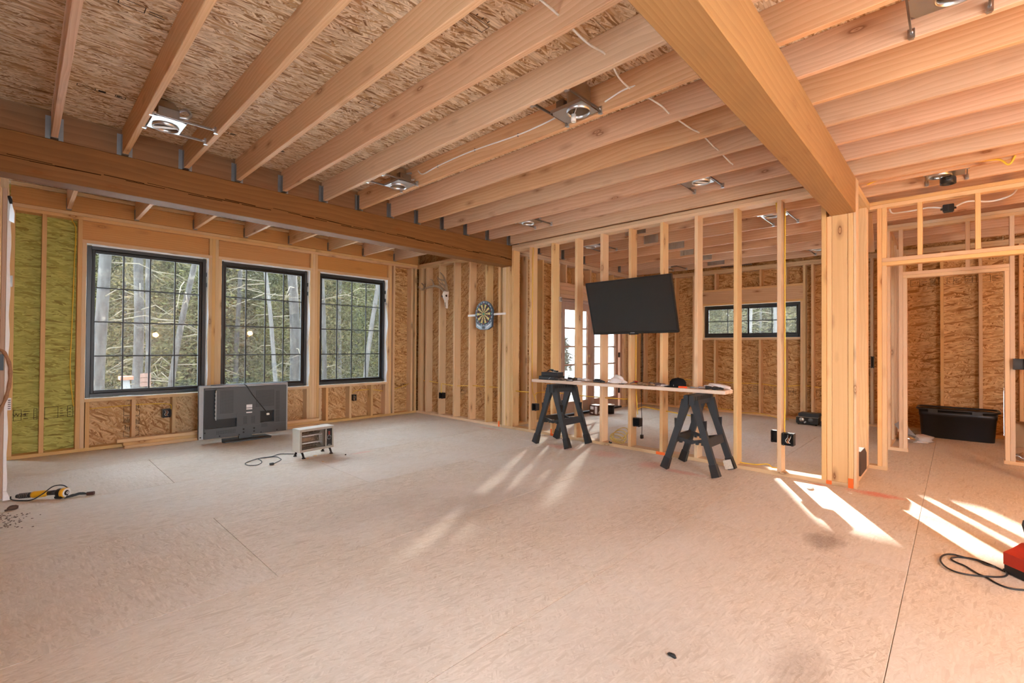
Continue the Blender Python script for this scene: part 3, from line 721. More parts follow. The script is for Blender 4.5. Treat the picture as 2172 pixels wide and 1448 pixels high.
# french doors
d1 = struct('door_1')
DW = M['door']
lum(d1, 'door_jamb', 6.50, 6.545, 5.03, 5.135, 0, 2.09, DW); lum(d1, 'door_jamb', 8.555, 8.598, 5.03, 5.135, 0, 2.09, DW); lum(d1, 'door_head', 6.546, 8.554, 5.03, 5.135, 2.055, 2.09, DW)
lum(d1, 'threshold', 6.546, 8.554, 5.0, 5.14, .001, .035, M['black'])
def leaf_door(x0, x1, nm):
    lf = lum(d1, 'door_leaf', x0, x0 + .11, 5.06, 5.105, .04, 2.05, DW)
    lum(lf, 'stile', x1 - .11, x1, 5.06, 5.105, .04, 2.05, DW)
    a, c = x0 + .11, x1 - .11
    lum(lf, 'rail', a, c, 5.06, 5.105, .04, .245, DW); lum(lf, 'rail', a, c, 5.06, 5.105, 1.91, 2.05, DW)
    h = (1.91 - .245) / 5; xm = (a + c) / 2
    for k in range(1, 5): lum(lf, 'glazing_bar', a, c, 5.065, 5.10, .245 + h * k - .014, .245 + h * k + .014, DW)
    lum(lf, 'glazing_bar', xm - .014, xm + .014, 5.066, 5.099, .245, 1.91, DW)
    for k in range(5):
        for p, q in ((a, xm - .014), (xm + .014, c)): lum(lf, 'pane', p, q, 5.081, 5.084, .245 + h * k + (.014 if k else 0), .245 + h * (k + 1) - (.014 if k < 4 else 0), M['glass'], 0)
    return lf
L1 = leaf_door(6.585, 7.525, 'l'); L2 = leaf_door(7.53, 8.515, 'r')
brass = metal('brass', (0.75, 0.55, 0.28), 0.3)
for z in (1.067, .927):
    b = MB(); b.lathe([(.008, 0), (.008, .006), (.012, .009), (.026, .008), (.03, 0)], 20, Matrix.Translation((7.452, 5.06, z)) @ Matrix.Rotation(R(90), 4, 'X'))
    obj('rosette', b.mesh('rosette'), brass, L1)
for x in (6.56, 8.53):
    for z in (.35, 1.08, 1.80):
        b = MB(); b.box(x - .018, x + .018, 5.045, 5.06, z - .05, z + .05); b.tube([(x, 5.045, z - .052), (x, 5.045, z + .052)], .007, 8); obj('hinge', b.mesh('hinge'), M['black'], d1)

# entry wall at the camera's left (x = -.09): door frame edges seen almost edge-on
wn = struct('wall_near')
lum(wn, 'post', -.150, -.106, 5.36, 5.50, 0, 2.449, S); lum(wn, 'post', -.150, -.110, 5.05, 5.18, 0, 2.449, S)
lum(wn, 'jamb', -.105, -.080, 5.38, 5.47, .03, 2.449, M['door'])
for y in (-3.4, -1.9, -.4, 1.1, 2.6, 3.8): lum(wn, 'post', -.20, -.15, y, y + .09, 0, 2.76, S)
lum(wn, 'top_plate', -.22, -.12, -3.4, 4.85, 2.68, 2.755, S)
lum(wn, 'top_plate', -.22, -.087, 5.06, 7.288, 2.67, 2.745, S)
sheath_x(wn, [(5.5, 7.44, 0, 2.96), (4.4, 5.5, -.1, 2.96), (3.2, 4.4, -.1, 2.96), (2.0, 3.2, -.1, 2.96), (.9, 2.0, 2.2, 2.96), (1.55, 2.0, -.1, 2.2), (.9, 1.55, -.1, 1.25), (-.2, .9, -.1, 2.96), (-1.3, -.2, -.1, 2.96), (-2.6, -1.3, -.1, 2.96), (-3.4, -2.6, 2.2, 2.96)], -.235, M['osb'])  # unseen openings in this sheathing, added to let in fill light
b = MB(); pts = [(-.079, 0), (-.056, 0)]
n = 30
vs = []; fs = []
for i in range(n + 1):
    z = .05 + 2.36 * i / n; wv = .0035 * math.sin(i * 1.3)
    vs += [(-.0785, 5.45, z), (-.0585 + wv, 5.46, z)]
for i in range(n): fs.append((2 * i, 2 * i + 1, 2 * i + 3, 2 * i + 2))
me = bpy.data.meshes.new('flashing'); me.from_pydata(vs, [], fs); o = obj('flashing', me, M['tape'], wn); o.modifiers.new('t', 'SOLIDIFY').thickness = .002
b = MB(); b.prism([(-.0785, 0), (-.035, 0), (-.0585, .07), (-.0785, .075)], 0, .03, Matrix(((1, 0, 0, 0), (0, 0, 1, 5.43), (0, 1, 0, .001), (0, 0, 0, 1)))); obj('flashing', b.mesh('f'), M['tape'], wn)
for z in (1.90, ):
    b = MB(); b.box(-.0845, -.06, 7.284, 7.289, z - .06, z + .06); obj('hinge', b.mesh('h'), M['steel_dk'], wn)

wb = struct('wall_front')  # unseen wall, added against pane reflections; its open bay admits fill light
for k in range(1, 8): lum(wb, 'sheathing_panel', -.25 + 1.22 * k + .001, -.25 + 1.22 * (k + 1) - .001, -3.478, -3.466, -.1, 2.98, M['osb'], .001)
for k in range(3, 25): lum(wb, 'stud', -.2 + .4064 * k, -.162 + .4064 * k, -3.464, -3.41, 0, 2.75, S)
FRAME[0] = 'local'
# ------------------------------------------------------------------ outside: ground and forest
gr = MB(); n = 30
g = bmesh.new(); bmesh.ops.create_grid(g, x_segments=60, y_segments=60, size=45)
for v in g.verts:
    v.co.z = .12 * math.sin(v.co.x * .31) * math.cos(v.co.y * .27) + .05 * math.sin(v.co.x * 1.3 + v.co.y * .9)
    d = max(0, math.hypot(v.co.x - 4, v.co.y - 3) - 14); v.co.z += d * .06
me = bpy.data.meshes.new('ground'); g.to_mesh(me); g.free()
for p in me.polygons: p.use_smooth = True
o = obj('terrain', me, M['ground'], None, Matrix.Translation((4, 3, -.75))); o['kind'] = 'structure'

def ray_pt(u, dist_y=None, dist_x=None):
    d = F2 + R2 * ((u - 1086) / 992.06)
    k = dist_y / d.y if dist_y is not None else dist_x / d.x
    return Vector((d.x * k, d.y * k, 0)), k
GZ = -.8
def trunk(name, u, dy, wpx, lean, label, mat, h=11.0, dx=None, twigs=10, seed=1, group=None):
    p, k = ray_pt(u, dy, dx); r = wpx * k / 992.06 / 2
    t = thing(name, label, 'tree', (p.x, p.y, GZ), 0, group)
    rnd = random.Random(seed); b = MB(); pts = []; rs = []
    side = RT
    for i in range(13):
        z = h * i / 12
        pts.append(side * (lean * (z - 2.0) + .03 * math.sin(z * 1.1 + seed)) + Vector((.03 * math.cos(z * .9 + seed), 0, z)))
        rs.append(r * (1.12 - .035 * i + (.25 if i == 0 else 0)))
    b.tube(pts, rs, 12)
    obj('trunk', b.mesh('trunk'), mat, t)
    b = MB()
    for i in range(twigs):
        z = rnd.uniform(1.2, 5.5); q = pts[min(12, int(z / h * 12))]; a = rnd.uniform(0, 6.28); L = rnd.uniform(.6, 1.7)
        q = Vector((q.x, q.y, z)); dr = Vector((math.cos(a), math.sin(a), rnd.uniform(-.35, .15)))
        mid = q + dr * L * .5 + Vector((0, 0, .08)); end = q + dr * L + Vector((0, 0, -.12 * L))
        b.tube([q, mid, end], [.012, .008, .003], 4)
        for s in range(3):
            st = q.lerp(end, rnd.uniform(.3, .9)); b.tube([st, st + Vector((rnd.uniform(-.4, .4), rnd.uniform(-.4, .4), rnd.uniform(-.25, .2)))], [.005, .002], 3)
    obj('bare_twigs', b.mesh('twigs'), M['twig'], t)['kind'] = 'stuff'
    return t
TK = [(214, 11.5, 21, .0, 'broad grey conifer trunk in the leftmost column of the first window', 'bark'),
      (258, 17, 7, .01, 'slim grey trunk behind the first vertical bar of the left window', 'bark'),
      (289, 12.5, 17, .015, 'thick grey trunk in the second pane column of the left window', 'bark'),
      (312, 13.5, 9, .03, 'slender grey trunk leaning left in the middle of the left window', 'bark'),
      (320, 16, 7, .0, 'thin pale trunk just right of the left window middle bar', 'bark_pale'),
      (381, 12, 11, .17, 'grey trunk slanting to the left in the last pane column of the left window', 'bark'),
      (504, 16, 9, .0, 'faint grey trunk in the first pane column of the middle window', 'bark'),
      (578, 13, 8, -.13, 'thin pale trunk slanting to the right in the middle window', 'bark_pale'),
      (622, 11.0, 19, -.035, 'broad mottled grey trunk near the right side of the middle window', 'bark'),
      (685, 12, 9, .0, 'grey trunk at the left edge of the right window', 'bark'),
      (719, 15, 10, .02, 'pale grey trunk behind the first bar of the right window', 'bark_pale'),
      (760, 17, 9, .0, 'grey trunk in the third pane column of the right window', 'bark'),
      (785, 12.5, 9, .10, 'white birch like trunk leaning in the last pane column of the right window', 'bark_pale')]
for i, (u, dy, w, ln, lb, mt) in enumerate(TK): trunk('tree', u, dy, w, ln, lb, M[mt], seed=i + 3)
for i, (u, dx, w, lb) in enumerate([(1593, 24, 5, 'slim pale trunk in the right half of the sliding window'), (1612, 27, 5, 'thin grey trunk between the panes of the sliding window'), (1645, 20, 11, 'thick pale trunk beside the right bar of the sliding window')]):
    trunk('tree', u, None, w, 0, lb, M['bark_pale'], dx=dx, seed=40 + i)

import numpy as np
def foliage(h, rad, nq, seed, size=(.10, .24)):
    """one conifer crown: drooping branches hung with small needle sprays; (n, 4, 3) corners of the sprays"""
    g = np.random.default_rng(seed)
    z0 = h * (.04 + .94 * g.random(nq)); a = g.integers(0, int(h * 13), nq) * 2.399 + g.normal(0, .12, nq)
    f = g.uniform(.12, 1, nq) ** .7; x = rad * (1.05 - .9 * z0 / h) * g.uniform(.65, 1.1, nq) * f
    c = np.stack([np.cos(a) * x, np.sin(a) * x, z0 - .22 * x * f], 1) + g.normal(0, 1, (nq, 3)) * (.13, .13, .1)
    s = g.uniform(*size, nq)[:, None]
    d = g.normal(0, 1, (nq, 3)) * (1, 1, .6); d /= np.linalg.norm(d, axis=1)[:, None]
    e = np.cross(d, g.normal(0, 1, (nq, 3))); e /= np.linalg.norm(e, axis=1)[:, None]
    return np.stack([c - d * s * .5, c + e * s * .17, c + d * s * .5, c - e * s * .17], 1)
FM = [foliage(9.5, 2.3, 6500, 11), foliage(11, 2.8, 7500, 12), foliage(8, 2.0, 5500, 13), foliage(5.2, 1.25, 5500, 14, (.08, .2)), foliage(12, 3.2, 9000, 15, (.25, .55))]
CL = {'leaf_a': [], 'leaf_b': []}
def conifer(x, y, kind, rz, sc, mat):
    q = FM[kind] * sc; ca, sa = math.cos(rz), math.sin(rz)
    CL[mat].append(np.stack([q[..., 0] * ca - q[..., 1] * sa + x, q[..., 0] * sa + q[..., 1] * ca + y, q[..., 2] + GZ], -1).reshape(-1, 3))
rnd = random.Random(5)
def clear_of_sun(x, y):
    """the low sun and the bright sky come in between the trees along this strip"""
    s = y - math.tan(SAZ) * (x - 9.4)
    return -1.0 < s < (7.2 if x < 13 else 10.5) and x > 9.5
k = 0
for row, (yd, stp) in enumerate(((15.5, 1.4), (17.8, 1.35), (20.5, 1.7), (24, 1.9), (28, 2.2))):
    x = -2.0 - row; far = row >= 2
    while x < yd * 1.25:
        xx, yy = x + rnd.uniform(-.5, .5), yd + rnd.uniform(-.8, .8)
        if not clear_of_sun(xx, yy): conifer(xx, yy, 4 if far else (k * 7 + row) % 3, rnd.uniform(0, 6), rnd.uniform(.9, 1.2) * (.58 if row < 2 else .62), 'leaf_a' if (k + row) % 3 else 'leaf_b'); k += 1
        x += stp
for row, (xd, stp) in enumerate(((27, 2.2), (30.5, 2.4), (35, 2.8))):
    y = -2.0
    while y < xd * .62:
        xx, yy = xd + rnd.uniform(-.6, .6), y + rnd.uniform(-.5, .5)
        if not clear_of_sun(xx, yy): conifer(xx, yy, 4 if row else k % 3, rnd.uniform(0, 6), rnd.uniform(.8, 1.1), 'leaf_b' if k % 2 else 'leaf_a')
        elif yy / xx < .47: conifer(xx, yy, 3, rnd.uniform(0, 6), rnd.uniform(1.05, 1.2), 'leaf_b' if k % 2 else 'leaf_a')
        k += 1; y += stp * .8
# unseen young evergreens, added to keep the low sun off the big windows
for i, (x, y, sc) in enumerate(((8.6, 10.4, 1.0), (10.2, 11.3, 1.15), (12.5, 12.2, 1.3))): conifer(x, y, 3, i * 2.1, sc, 'leaf_a')
P = np.concatenate(CL['leaf_a'] + CL['leaf_b']).astype(np.float32); nq = len(P) // 4; na = sum(len(c) for c in CL['leaf_a']) // 4
me = bpy.data.meshes.new('forest_foliage'); me.vertices.add(len(P)); me.vertices.foreach_set('co', P.ravel())
me.loops.add(nq * 4); me.loops.foreach_set('vertex_index', np.arange(nq * 4, dtype=np.int32))
me.polygons.add(nq); me.polygons.foreach_set('loop_start', np.arange(0, nq * 4, 4, dtype=np.int32))
me.materials.append(M['leaf_a']); me.materials.append(M['leaf_b'])
me.polygons.foreach_set('material_index', (np.arange(nq) >= na).astype(np.int32)); me.update(calc_edges=True)
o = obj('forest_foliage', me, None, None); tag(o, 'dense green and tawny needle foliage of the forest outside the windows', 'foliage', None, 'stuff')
FRAME[0] = 'world'
# ------------------------------------------------------------------ recessed lights
def T(x, y, z): return Matrix.Translation((x, y, z))
def recessed(bx0, bx1, px0, py0, hole_end, label, z=2.775, socket=False, strap=False, box_end=True):
    """housing hung between two joists (faces at bx0, bx1); plate px0..px0+.19, py0..py0+.25; hole_end +1: opening at the +y end"""
    t = thing('recessed_light', label, 'light', (px0 + .095, py0 + .125, z), 0, 'recessed ceiling light housings')
    px1, py1 = px0 + .19, py0 + .25
    cx = (px0 + px1) / 2; cy = py0 + .125 + hole_end * .035; r = .078
    b = MB()
    # plate with a round hole: ring of quads between the circle and the rectangle
    n = 32; hx0, hx1, hy0, hy1 = px0, px1, py0, py1
    inn = []; outr = []
    for k in range(n):
        a = 2 * math.pi * k / n; c, s = math.cos(a), math.sin(a)
        inn.append((cx + r * c, cy + r * s))
        tx = ((hx1 - cx) / c if c > 1e-6 else (hx0 - cx) / c if c < -1e-6 else 9e9); ty = ((hy1 - cy) / s if s > 1e-6 else (hy0 - cy) / s if s < -1e-6 else 9e9)
        q = min(tx, ty); outr.append((cx + c * q, cy + s * q))
    for zz in (z, z + .0016):
        I = [b.bm.verts.new((x, y, zz)) for x, y in inn]; O = [b.bm.verts.new((x, y, zz)) for x, y in outr]
        for k in range(n): b.bm.faces.new((I[k], I[(k + 1) % n], O[(k + 1) % n], O[k]))
    for sx in (px0, px1 - .0016): b.box(sx, sx + .0016, py0, py1, z, z + .022)
    obj('mounting_plate', b.mesh('mounting_plate'), M['steel'], t)
    b = MB(); mw = T(cx, cy, z)
    b.lathe([(r, .004), (r, -.014), (r - .006, -.014), (r - .008, .004)], 32, mw); obj('rim', b.mesh('rim'), M['steel'], t)
    b = MB(); b.lathe([(r - .002, .002), (r - .002, .135), (r - .02, .163), (.02, .168), (.001, .168)], 28, mw); b.lathe([(r - .006, .002), (r - .006, .13), (.001, .16)], 28, mw)
    obj('can', b.mesh('can'), M['can'], t)
    jy = py0 + .025 if hole_end > 0 else py1 - .085
    b = MB(); b.box(px0 + .03, px0 + .15, jy, jy + .06, z + .003, z + .085, .004); b.box(px0 + .055, px0 + .075, jy - .006, jy, z + .04, z + .055)
    obj('junction_box', b.mesh('junction_box'), M['steel_dk'], t)
    q = smooth([(px0 + .15, jy + .03, z + .05), (px0 + .20, jy + .02, z + .06), (px0 + .225, jy + .04, z + .10), (px0 + .20, jy + .07, z + .135), (cx + r - .006, cy - hole_end * .02, z + .13)], 8)
    b = MB(); b.tube(q, [.009 + .0016 * (i % 2) for i in range(len(q))], 8); obj('conduit', b.mesh('conduit'), M['steel'], t)
    for y in (py0 - .012, py1 + .006):
        b = MB(); b.box(bx0 + .002, bx1 - .002, y - .004, y + .004, z + .002, z + .016); h = obj('bar_hanger', b.mesh('bar'), M['steel_dk'], t)
        b = MB()
        for xx, sg in ((bx0, 1), (bx1, -1)):
            b.box(min(xx, xx + sg * .012), max(xx, xx + sg * .012), y - .014, y + .014, z - .014, z + .03); b.box(min(xx, xx - sg * .012) , max(xx, xx - sg * .012) , y - .010, y + .010, z - .0145, z - .0122); b.lathe([(.008, 0), (.008, .012), (.001, .013)], 8, T(xx + sg * .012, y, z + .012) @ Matrix.Rotation(R(90 * sg), 4, 'Y'))
        obj('clip', b.mesh('clip'), M['steel'], h)['kind'] = 'stuff'
    if strap:
        b = MB(); b.bar((cx - .07, cy + .03, z - .012), (cx + .07, cy - .035, z - .002), .03, .004); obj('strap', b.mesh('strap'), M['white'], t)
    if socket:
        b = MB(); b.lathe([(.001, .0), (.017, 0), (.017, -.048), (.012, -.048), (.012, -.01)], 16, T(cx, cy + .04, z - .01)); s_ = obj('socket', b.mesh('socket'), M['white'], t)
        b = MB(); b.tube(smooth([(cx + .02, cy, z + .10), (cx + .015, cy + .03, z + .03), (cx, cy + .04, z - .012)]), .003, 6); obj('wire', b.mesh('wire'), M['white'], s_)
        b = MB(); b.tube(smooth([(cx - .02, cy, z + .10), (cx - .018, cy + .02, z + .02), (cx - .004, cy + .04, z - .012)]), .003, 6); obj('wire', b.mesh('wire'), M['black'], s_)
    else:
        b = MB(); b.bar((cx - .05, cy + .02, z + .03), (cx + .05, cy - .02, z + .03), .028, .003); b.box(cx + .02, cx + .05, cy - .03, cy + .005, z + .05, z + .08); obj('spring_bracket', b.mesh('bracket'), M['white'], t)
    return t
recessed(.585, .957, .597, 3.885, 1, 'recessed light housing nearest the header beam, between the second and third joists', strap=True)
recessed(2.222, 2.593, 2.395, 1.69, -1, 'recessed light housing with a white lamp socket hanging out of it', socket=True)
recessed(2.222, 2.593, 2.395, 3.73, 1, 'recessed light housing fed by the white cable running along a joist')
recessed(4.218, 4.59, 4.24, 3.70, 1, 'recessed light housing near the top of the stud partition, close to the header beam')
recessed(4.218, 4.59, 4.23, 1.62, -1, 'recessed light housing with a pale strap across its opening, above the partition', strap=True)
recessed(5.868, 6.48, 5.90, 1.40, 1, 'recessed light housing seen through the partition studs beside the column')
recessed(8.398, 9.0, 8.42, 1.42, 1, 'recessed light housing in the back room above the right end of its window')
recessed(5.868, 6.48, 5.92, 3.90, 1, 'recessed light housing in the back room above the french doors')
recessed(8.398, 9.0, 8.42, 3.85, 1, 'recessed light housing deep in the back room, just above the hung television')
recessed(2.631, 2.996, 2.66, -.10, -1, 'large recessed light housing cut off by the upper edge, right of the tan beam', strap=True)
t11 = recessed(5.473, 5.83, 5.50, -.06, 1, 'recessed light housing with a black lamp holder hanging below it, over the hall opening')
b = MB(); b.lathe([(.001, .04), (.05, .04), (.055, .03), (.055, -.02), (.045, -.02), (.04, .02)], 20, T(5.66, .05, 2.725)); b.box(5.59, 5.73, .035, .065, 2.735, 2.75); obj('lamp_holder', b.mesh('lh'), M['black'], t11)

# ------------------------------------------------------------------ cables
def cable(pts, r, mat, label, n=7, staples=(), cat='cable', name='cable', group=None):
    t = thing(name, label, cat, tuple(pts[0]), 0, group)
    b = MB(); b.tube(smooth(pts, 7), r, n); obj('sheath', b.mesh('sheath'), mat, t)
    if staples:
        b = MB()
        for p, ax in staples:
            x, y, z = p
            if ax == 'x': b.box(x - .006, x + .003, y - .003, y + .003, z - .012, z + .012)
            elif ax == 'z': b.box(x - .003, x + .003, y - .006, y + .006, z - .004, z + .004)
            else: b.box(x - .010, x + .010, y - .006, y + .003, z - .003, z + .003)
        o = obj('staples', b.mesh('staple'), M['steel_dk'], t); o['kind'] = 'stuff'
    return t
Wc, Yc = M['white'], M['yellow']
cable([(2.586, 3.70, 2.90), (2.586, 3.62, 2.85), (2.586, 3.4, 2.867), (2.586, 2.95, 2.872), (2.586, 2.41, 2.845), (2.586, 2.09, 2.852), (2.57, 1.99, 2.86)], .0055, Wc, 'white cable stapled along a joist between two recessed lights',
      staples=[((2.589, 3.4, 2.867), 'x'), ((2.589, 2.9, 2.872), 'x'), ((2.589, 2.41, 2.845), 'x')])
pp = [(1.20, 1.34, 2.86)]
for i, x in enumerate([1.363, 1.774, 2.184]): pp += [(x - .2, 1.37, 2.80 + .02 * (i % 2)), (x + .019, 1.39, 2.842)]
pp += [(2.40, 1.43, 2.82), (2.58, 1.46, 2.84)]
cable(pp, .0055, Wc, 'white cable threaded through joist holes left of the tan beam, toward the hanging lamp socket')
cable([(2.63, 1.44, 2.835), (2.80, 1.37, 2.79), (3.015, 1.40, 2.817), (3.2, 1.35, 2.778), (3.40, 1.35, 2.80), (3.6, 1.33, 2.765), (3.80, 1.36, 2.80), (4.0, 1.35, 2.77), (4.20, 1.39, 2.81), (4.30, 1.5, 2.84)], .0055, Wc,
      'white cable dipping between the joists over the right end of the partition')
cable([(2.62, 1.53, 2.86), (2.61, 1.40, 2.852), (2.585, 1.50, 2.85), (2.58, 1.64, 2.82)], .0055, Wc, 'short white cable loop behind the lamp socket housing')
cable([(6.40, .52, 2.78), (6.42, .50, 2.70), (6.44, .43, 2.692), (6.44, .29, 2.692), (6.45, .20, 2.70), (6.45, .10, 2.675)], .008, Wc, 'white cable from the column side into the black junction box over the hall')
cable([(6.45, .01, 2.668), (6.45, -.06, 2.70), (6.45, -.12, 2.70), (6.45, -.25, 2.672), (6.44, -.38, 2.70), (6.44, -.43, 2.78)], .009, Wc, 'white cable curving up to the right out of the black junction box over the hall')
cable([(5.43, .60, 2.77), (5.43, .52, 2.79), (5.43, .33, 2.80), (5.43, .13, 2.806)], .006, Yc, 'yellow cable climbing from the column top along a hall joist')
cable([(5.43, -.14, 2.79), (5.43, -.25, 2.775), (5.43, -.31, 2.72), (5.42, -.35, 2.81), (5.42, -.36, 2.9)], .008, Yc, 'yellow cable looping off the right of the hall light housing')
t = thing('ceiling_junction_box', 'black ceiling junction box between two white cables over the hall', 'junction box', (6.45, .055, 2.65))
b = MB(); b.box(6.42, 6.478, .012, .098, 2.63, 2.70, .006); b.box(6.425, 6.475, -.004, .114, 2.655, 2.665); obj('box', b.mesh('jb'), M['black'], t)
b = MB(); b.box(6.416, 6.42, .05, .06, 2.632, 2.698); b.box(6.43, 6.47, .02, .09, 2.622, 2.63); obj('cover_rib', b.mesh('rib'), M['saw'], t)
# yellow wall cables
cable([(.40, 7.34, 2.69), (.395, 7.33, 2.65), (.428, 7.33, 2.54), (.42, 7.34, 2.1), (.409, 7.34, 1.4), (.40, 7.345, .95), (.425, 7.35, .60), (.436, 7.36, .52)], .005, Yc, 'yellow cable hanging down beside the green wall panel')
cable([(.535, 7.36, .478), (.75, 7.355, .486), (.97, 7.36, .49), (1.15, 7.355, .489), (1.30, 7.34, .478), (1.352, 7.335, .455), (1.352, 7.335, .405)], .005, Yc, 'yellow cable under the left window running into the outlet box')
cable([(3.87, 7.36, .44), (3.90, 7.355, .475), (4.0, 7.35, .482), (4.18, 7.36, .48), (4.32, 7.36, .462), (4.48, 7.36, .432), (4.60, 7.36, .45), (4.72, 7.35, .472), (4.88, 7.355, .51), (5.06, 7.36, .57)], .0055, Yc, 'yellow cable rising to the corner from under the right window')
cable([(5.17, 7.24, .60), (5.17, 7.02, .598), (5.165, 6.80, .585), (5.17, 6.63, .575), (5.165, 6.42, .562), (5.17, 6.21, .56), (5.165, 6.0, .573), (5.17, 5.81, .588), (5.165, 5.6, .59), (5.17, 5.42, .594), (5.17, 5.13, .594), (5.17, 4.85, .572), (5.16, 4.66, .568), (5.17, 4.50, .575)], .0065, Yc, 'yellow cable through the studs below the dartboard and antlers')
cable([(5.13, 6.585, .58), (5.12, 6.57, .55), (5.115, 6.565, .44), (5.115, 6.56, .41)], .005, Yc, 'short yellow cable dropping into the outlet box below the antlers')
cable([(5.13, 4.455, 2.68), (5.12, 4.455, 2.60), (5.125, 4.462, 2.3), (5.118, 4.458, 1.6), (5.125, 4.462, 1.0), (5.12, 4.45, .62), (5.13, 4.42, .52), (5.13, 4.385, .43)], .0055, Yc, 'yellow cable down the first partition stud left of the plank table')
cable([(5.15, 4.44, .50), (5.16, 4.40, .57), (5.17, 4.22, .592), (5.17, 3.88, .597), (5.165, 3.6, .59), (5.17, 3.28, .59), (5.165, 3.08, .595), (5.17, 2.89, .602)], .006, Yc, 'yellow cable level behind the left sawhorse')
cable([(5.20, 2.845, 2.0), (5.20, 2.845, 1.4), (5.19, 2.84, .8), (5.20, 2.83, .55), (5.20, 2.82, .42)], .006, Yc, 'yellow cable down the stud below the hung television')
cable([(5.20, 2.83, .48), (5.20, 2.74, .52), (5.19, 2.60, .512), (5.19, 2.47, .50), (5.19, 2.2, .48), (5.19, 2.07, .46)], .006, Yc, 'yellow cable bowing from the outlet box below the hung television')
cable([(5.19, 1.222, 2.62), (5.19, 1.224, 2.0), (5.185, 1.222, 1.2), (5.19, 1.224, .7), (5.17, 1.222, .5), (5.15, 1.215, .42)], .006, Yc, 'yellow cable down the last free stud before the column')
cable([(5.18, 1.72, .05), (5.19, 1.50, .05), (5.19, 1.38, .075), (5.17, 1.33, .055), (5.18, 1.25, .06)], .006, Yc, 'yellow cable end lying on the bottom plate near the column')
cable([(5.18, 1.30, 2.7), (5.17, 1.29, 2.65), (5.18, 1.275, 2.5)], .009, Yc, 'yellow cable bunch at the top of the last free stud')
cable([(9.44, 4.1, .585), (9.43, 3.72, .584), (9.44, 3.45, .575), (9.43, 3.2, .57), (9.44, 2.97, .572), (9.43, 2.66, .58), (9.44, 2.40, .56), (9.43, 2.18, .562), (9.44, 2.04, .585), (9.44, 1.9, .588), (9.43, 1.70, .572), (9.44, 1.4, .56)], .0065, Yc, 'yellow cable across the far wall below the sliding window')
cable([(9.36, 3.65, .062), (9.35, 3.12, .055), (9.345, 2.95, .025), (9.36, 2.60, .042), (9.30, 2.36, .008), (9.15, 2.1, .008)], .006, Yc, 'yellow cable along the foot of the far wall')
cable([(5.26, 2.80, 1.45), (5.262, 2.795, 1.0), (5.255, 2.80, .6), (5.262, 2.795, .3), (5.25, 2.79, .17)], .004, M['black'], 'thin black power cord hanging below the television', cat='cord')
b = MB(); b.box(5.235, 5.265, 2.775, 2.805, .125, .172, .004); tag(obj('plug', b.mesh('plug'), M['black'], None), 'black plug at the end of the hanging television cord', 'plug')
# coil of yellow cable on the bottom plate
t = thing('cable_coil', 'loose coil of yellow cable lying on the bottom plate between the sawhorses', 'cable', (5.12, 3.05, .045))
b = MB()
for k in range(4):
    c = Vector((5.13 + .012 * k, 3.06 - .008 * k, .052 + .012 * k)); ra, rb = .135 + .01 * math.sin(k * 2), .05 + .012 * k; tl = .45 + .1 * k
    b.tube([(c.x + .055 * math.cos(a) , c.y + ra * math.cos(a + .2 * k), c.z + rb * (1 + math.sin(a)) * .9) for a in [2 * math.pi * i / 28 for i in range(28)]], .0058, 7, True)
obj('loops', b.mesh('loops'), plain('olive_yellow_cable', (0.62, 0.44, 0.10), 0.45), t)
b = MB(); b.tube([(5.10, 3.12, .05), (5.085, 3.13, .047), (5.09, 3.15, .06)], .011, 8); obj('tie', b.mesh('tie'), M['black'], t)

# ------------------------------------------------------------------ outlet boxes
copper = metal('copper_wire', (0.85, 0.42, 0.22), 0.35)
def outlet_box(mw, w, h, d, label, wires=True):
    """open box facing local -y"""
    t = thing('outlet_box', label, 'outlet box', tuple(mw.translation))
    b = MB(); k = .003
    b.box(-w / 2, w / 2, 0, d, -h / 2, -h / 2 + k, 0, mw); b.box(-w / 2, w / 2, 0, d, h / 2 - k, h / 2, 0, mw)
    b.box(-w / 2, -w / 2 + k, 0, d, -h / 2 + k, h / 2 - k, 0, mw); b.box(w / 2 - k, w / 2, 0, d, -h / 2 + k, h / 2 - k, 0, mw); b.box(-w / 2 + k, w / 2 - k, d - k, d, -h / 2 + k, h / 2 - k, 0, mw)
    obj('box', b.mesh('outlet_box'), M['black'], t, Matrix.Identity(4))
    b = MB()
    for sx in (-1, 1): b.box(sx * w * .36 - .004, sx * w * .36 + .004, -.0005, .01, h / 2 - .012, h / 2 + .004, 0, mw); b.box(sx * w * .36 - .004, sx * w * .36 + .004, -.0005, .01, -h / 2 - .004, -h / 2 + .012, 0, mw)
    obj('screw_tab', b.mesh('tab'), M['saw'], t, Matrix.Identity(4))['kind'] = 'stuff'
    if wires:
        for i, (ox, mt) in enumerate(((-.012, M['white']), (.004, copper), (.014, M['white']), (.0, copper))):
            b = MB(); q = smooth([(ox, d * .8, h * .3), (ox + .006, d * .25, h * .12), (ox - .008, .012, -.012 - .005 * i), (ox + .004, .02, -h * .33)], 5)
            b.tube([mw @ p for p in q], .0026, 5); obj('wire', b.mesh('wire'), mt, t, Matrix.Identity(4))
    return t
FX = Matrix.Rotation(R(-90), 4, 'Z')   # local -y -> world -x
outlet_box(T(5.085, 6.55, .372) @ FX, .095, .10, .075, 'black outlet box on a stud below the antler skull', False)
outlet_box(T(5.09, 4.395, .372) @ FX, .075, .095, .075, 'black outlet box hanging at the stud left of the plank table', False)
outlet_box(T(5.13, 2.80, .335) @ FX, .085, .10, .075, 'black outlet box on the stud below the hung television', False)
outlet_box(T(5.09, 1.178, .362) @ FX, .10, .115, .08, 'black outlet box full of bare wires on the last free stud before the column')
outlet_box(T(5.20, 1.315, .36) @ FX, .075, .115, .06, 'black outlet box on the left side of the last free stud', False)
outlet_box(T(1.30, 7.287, .362), .085, .105, .08, 'black outlet box with loose wires under the left window')
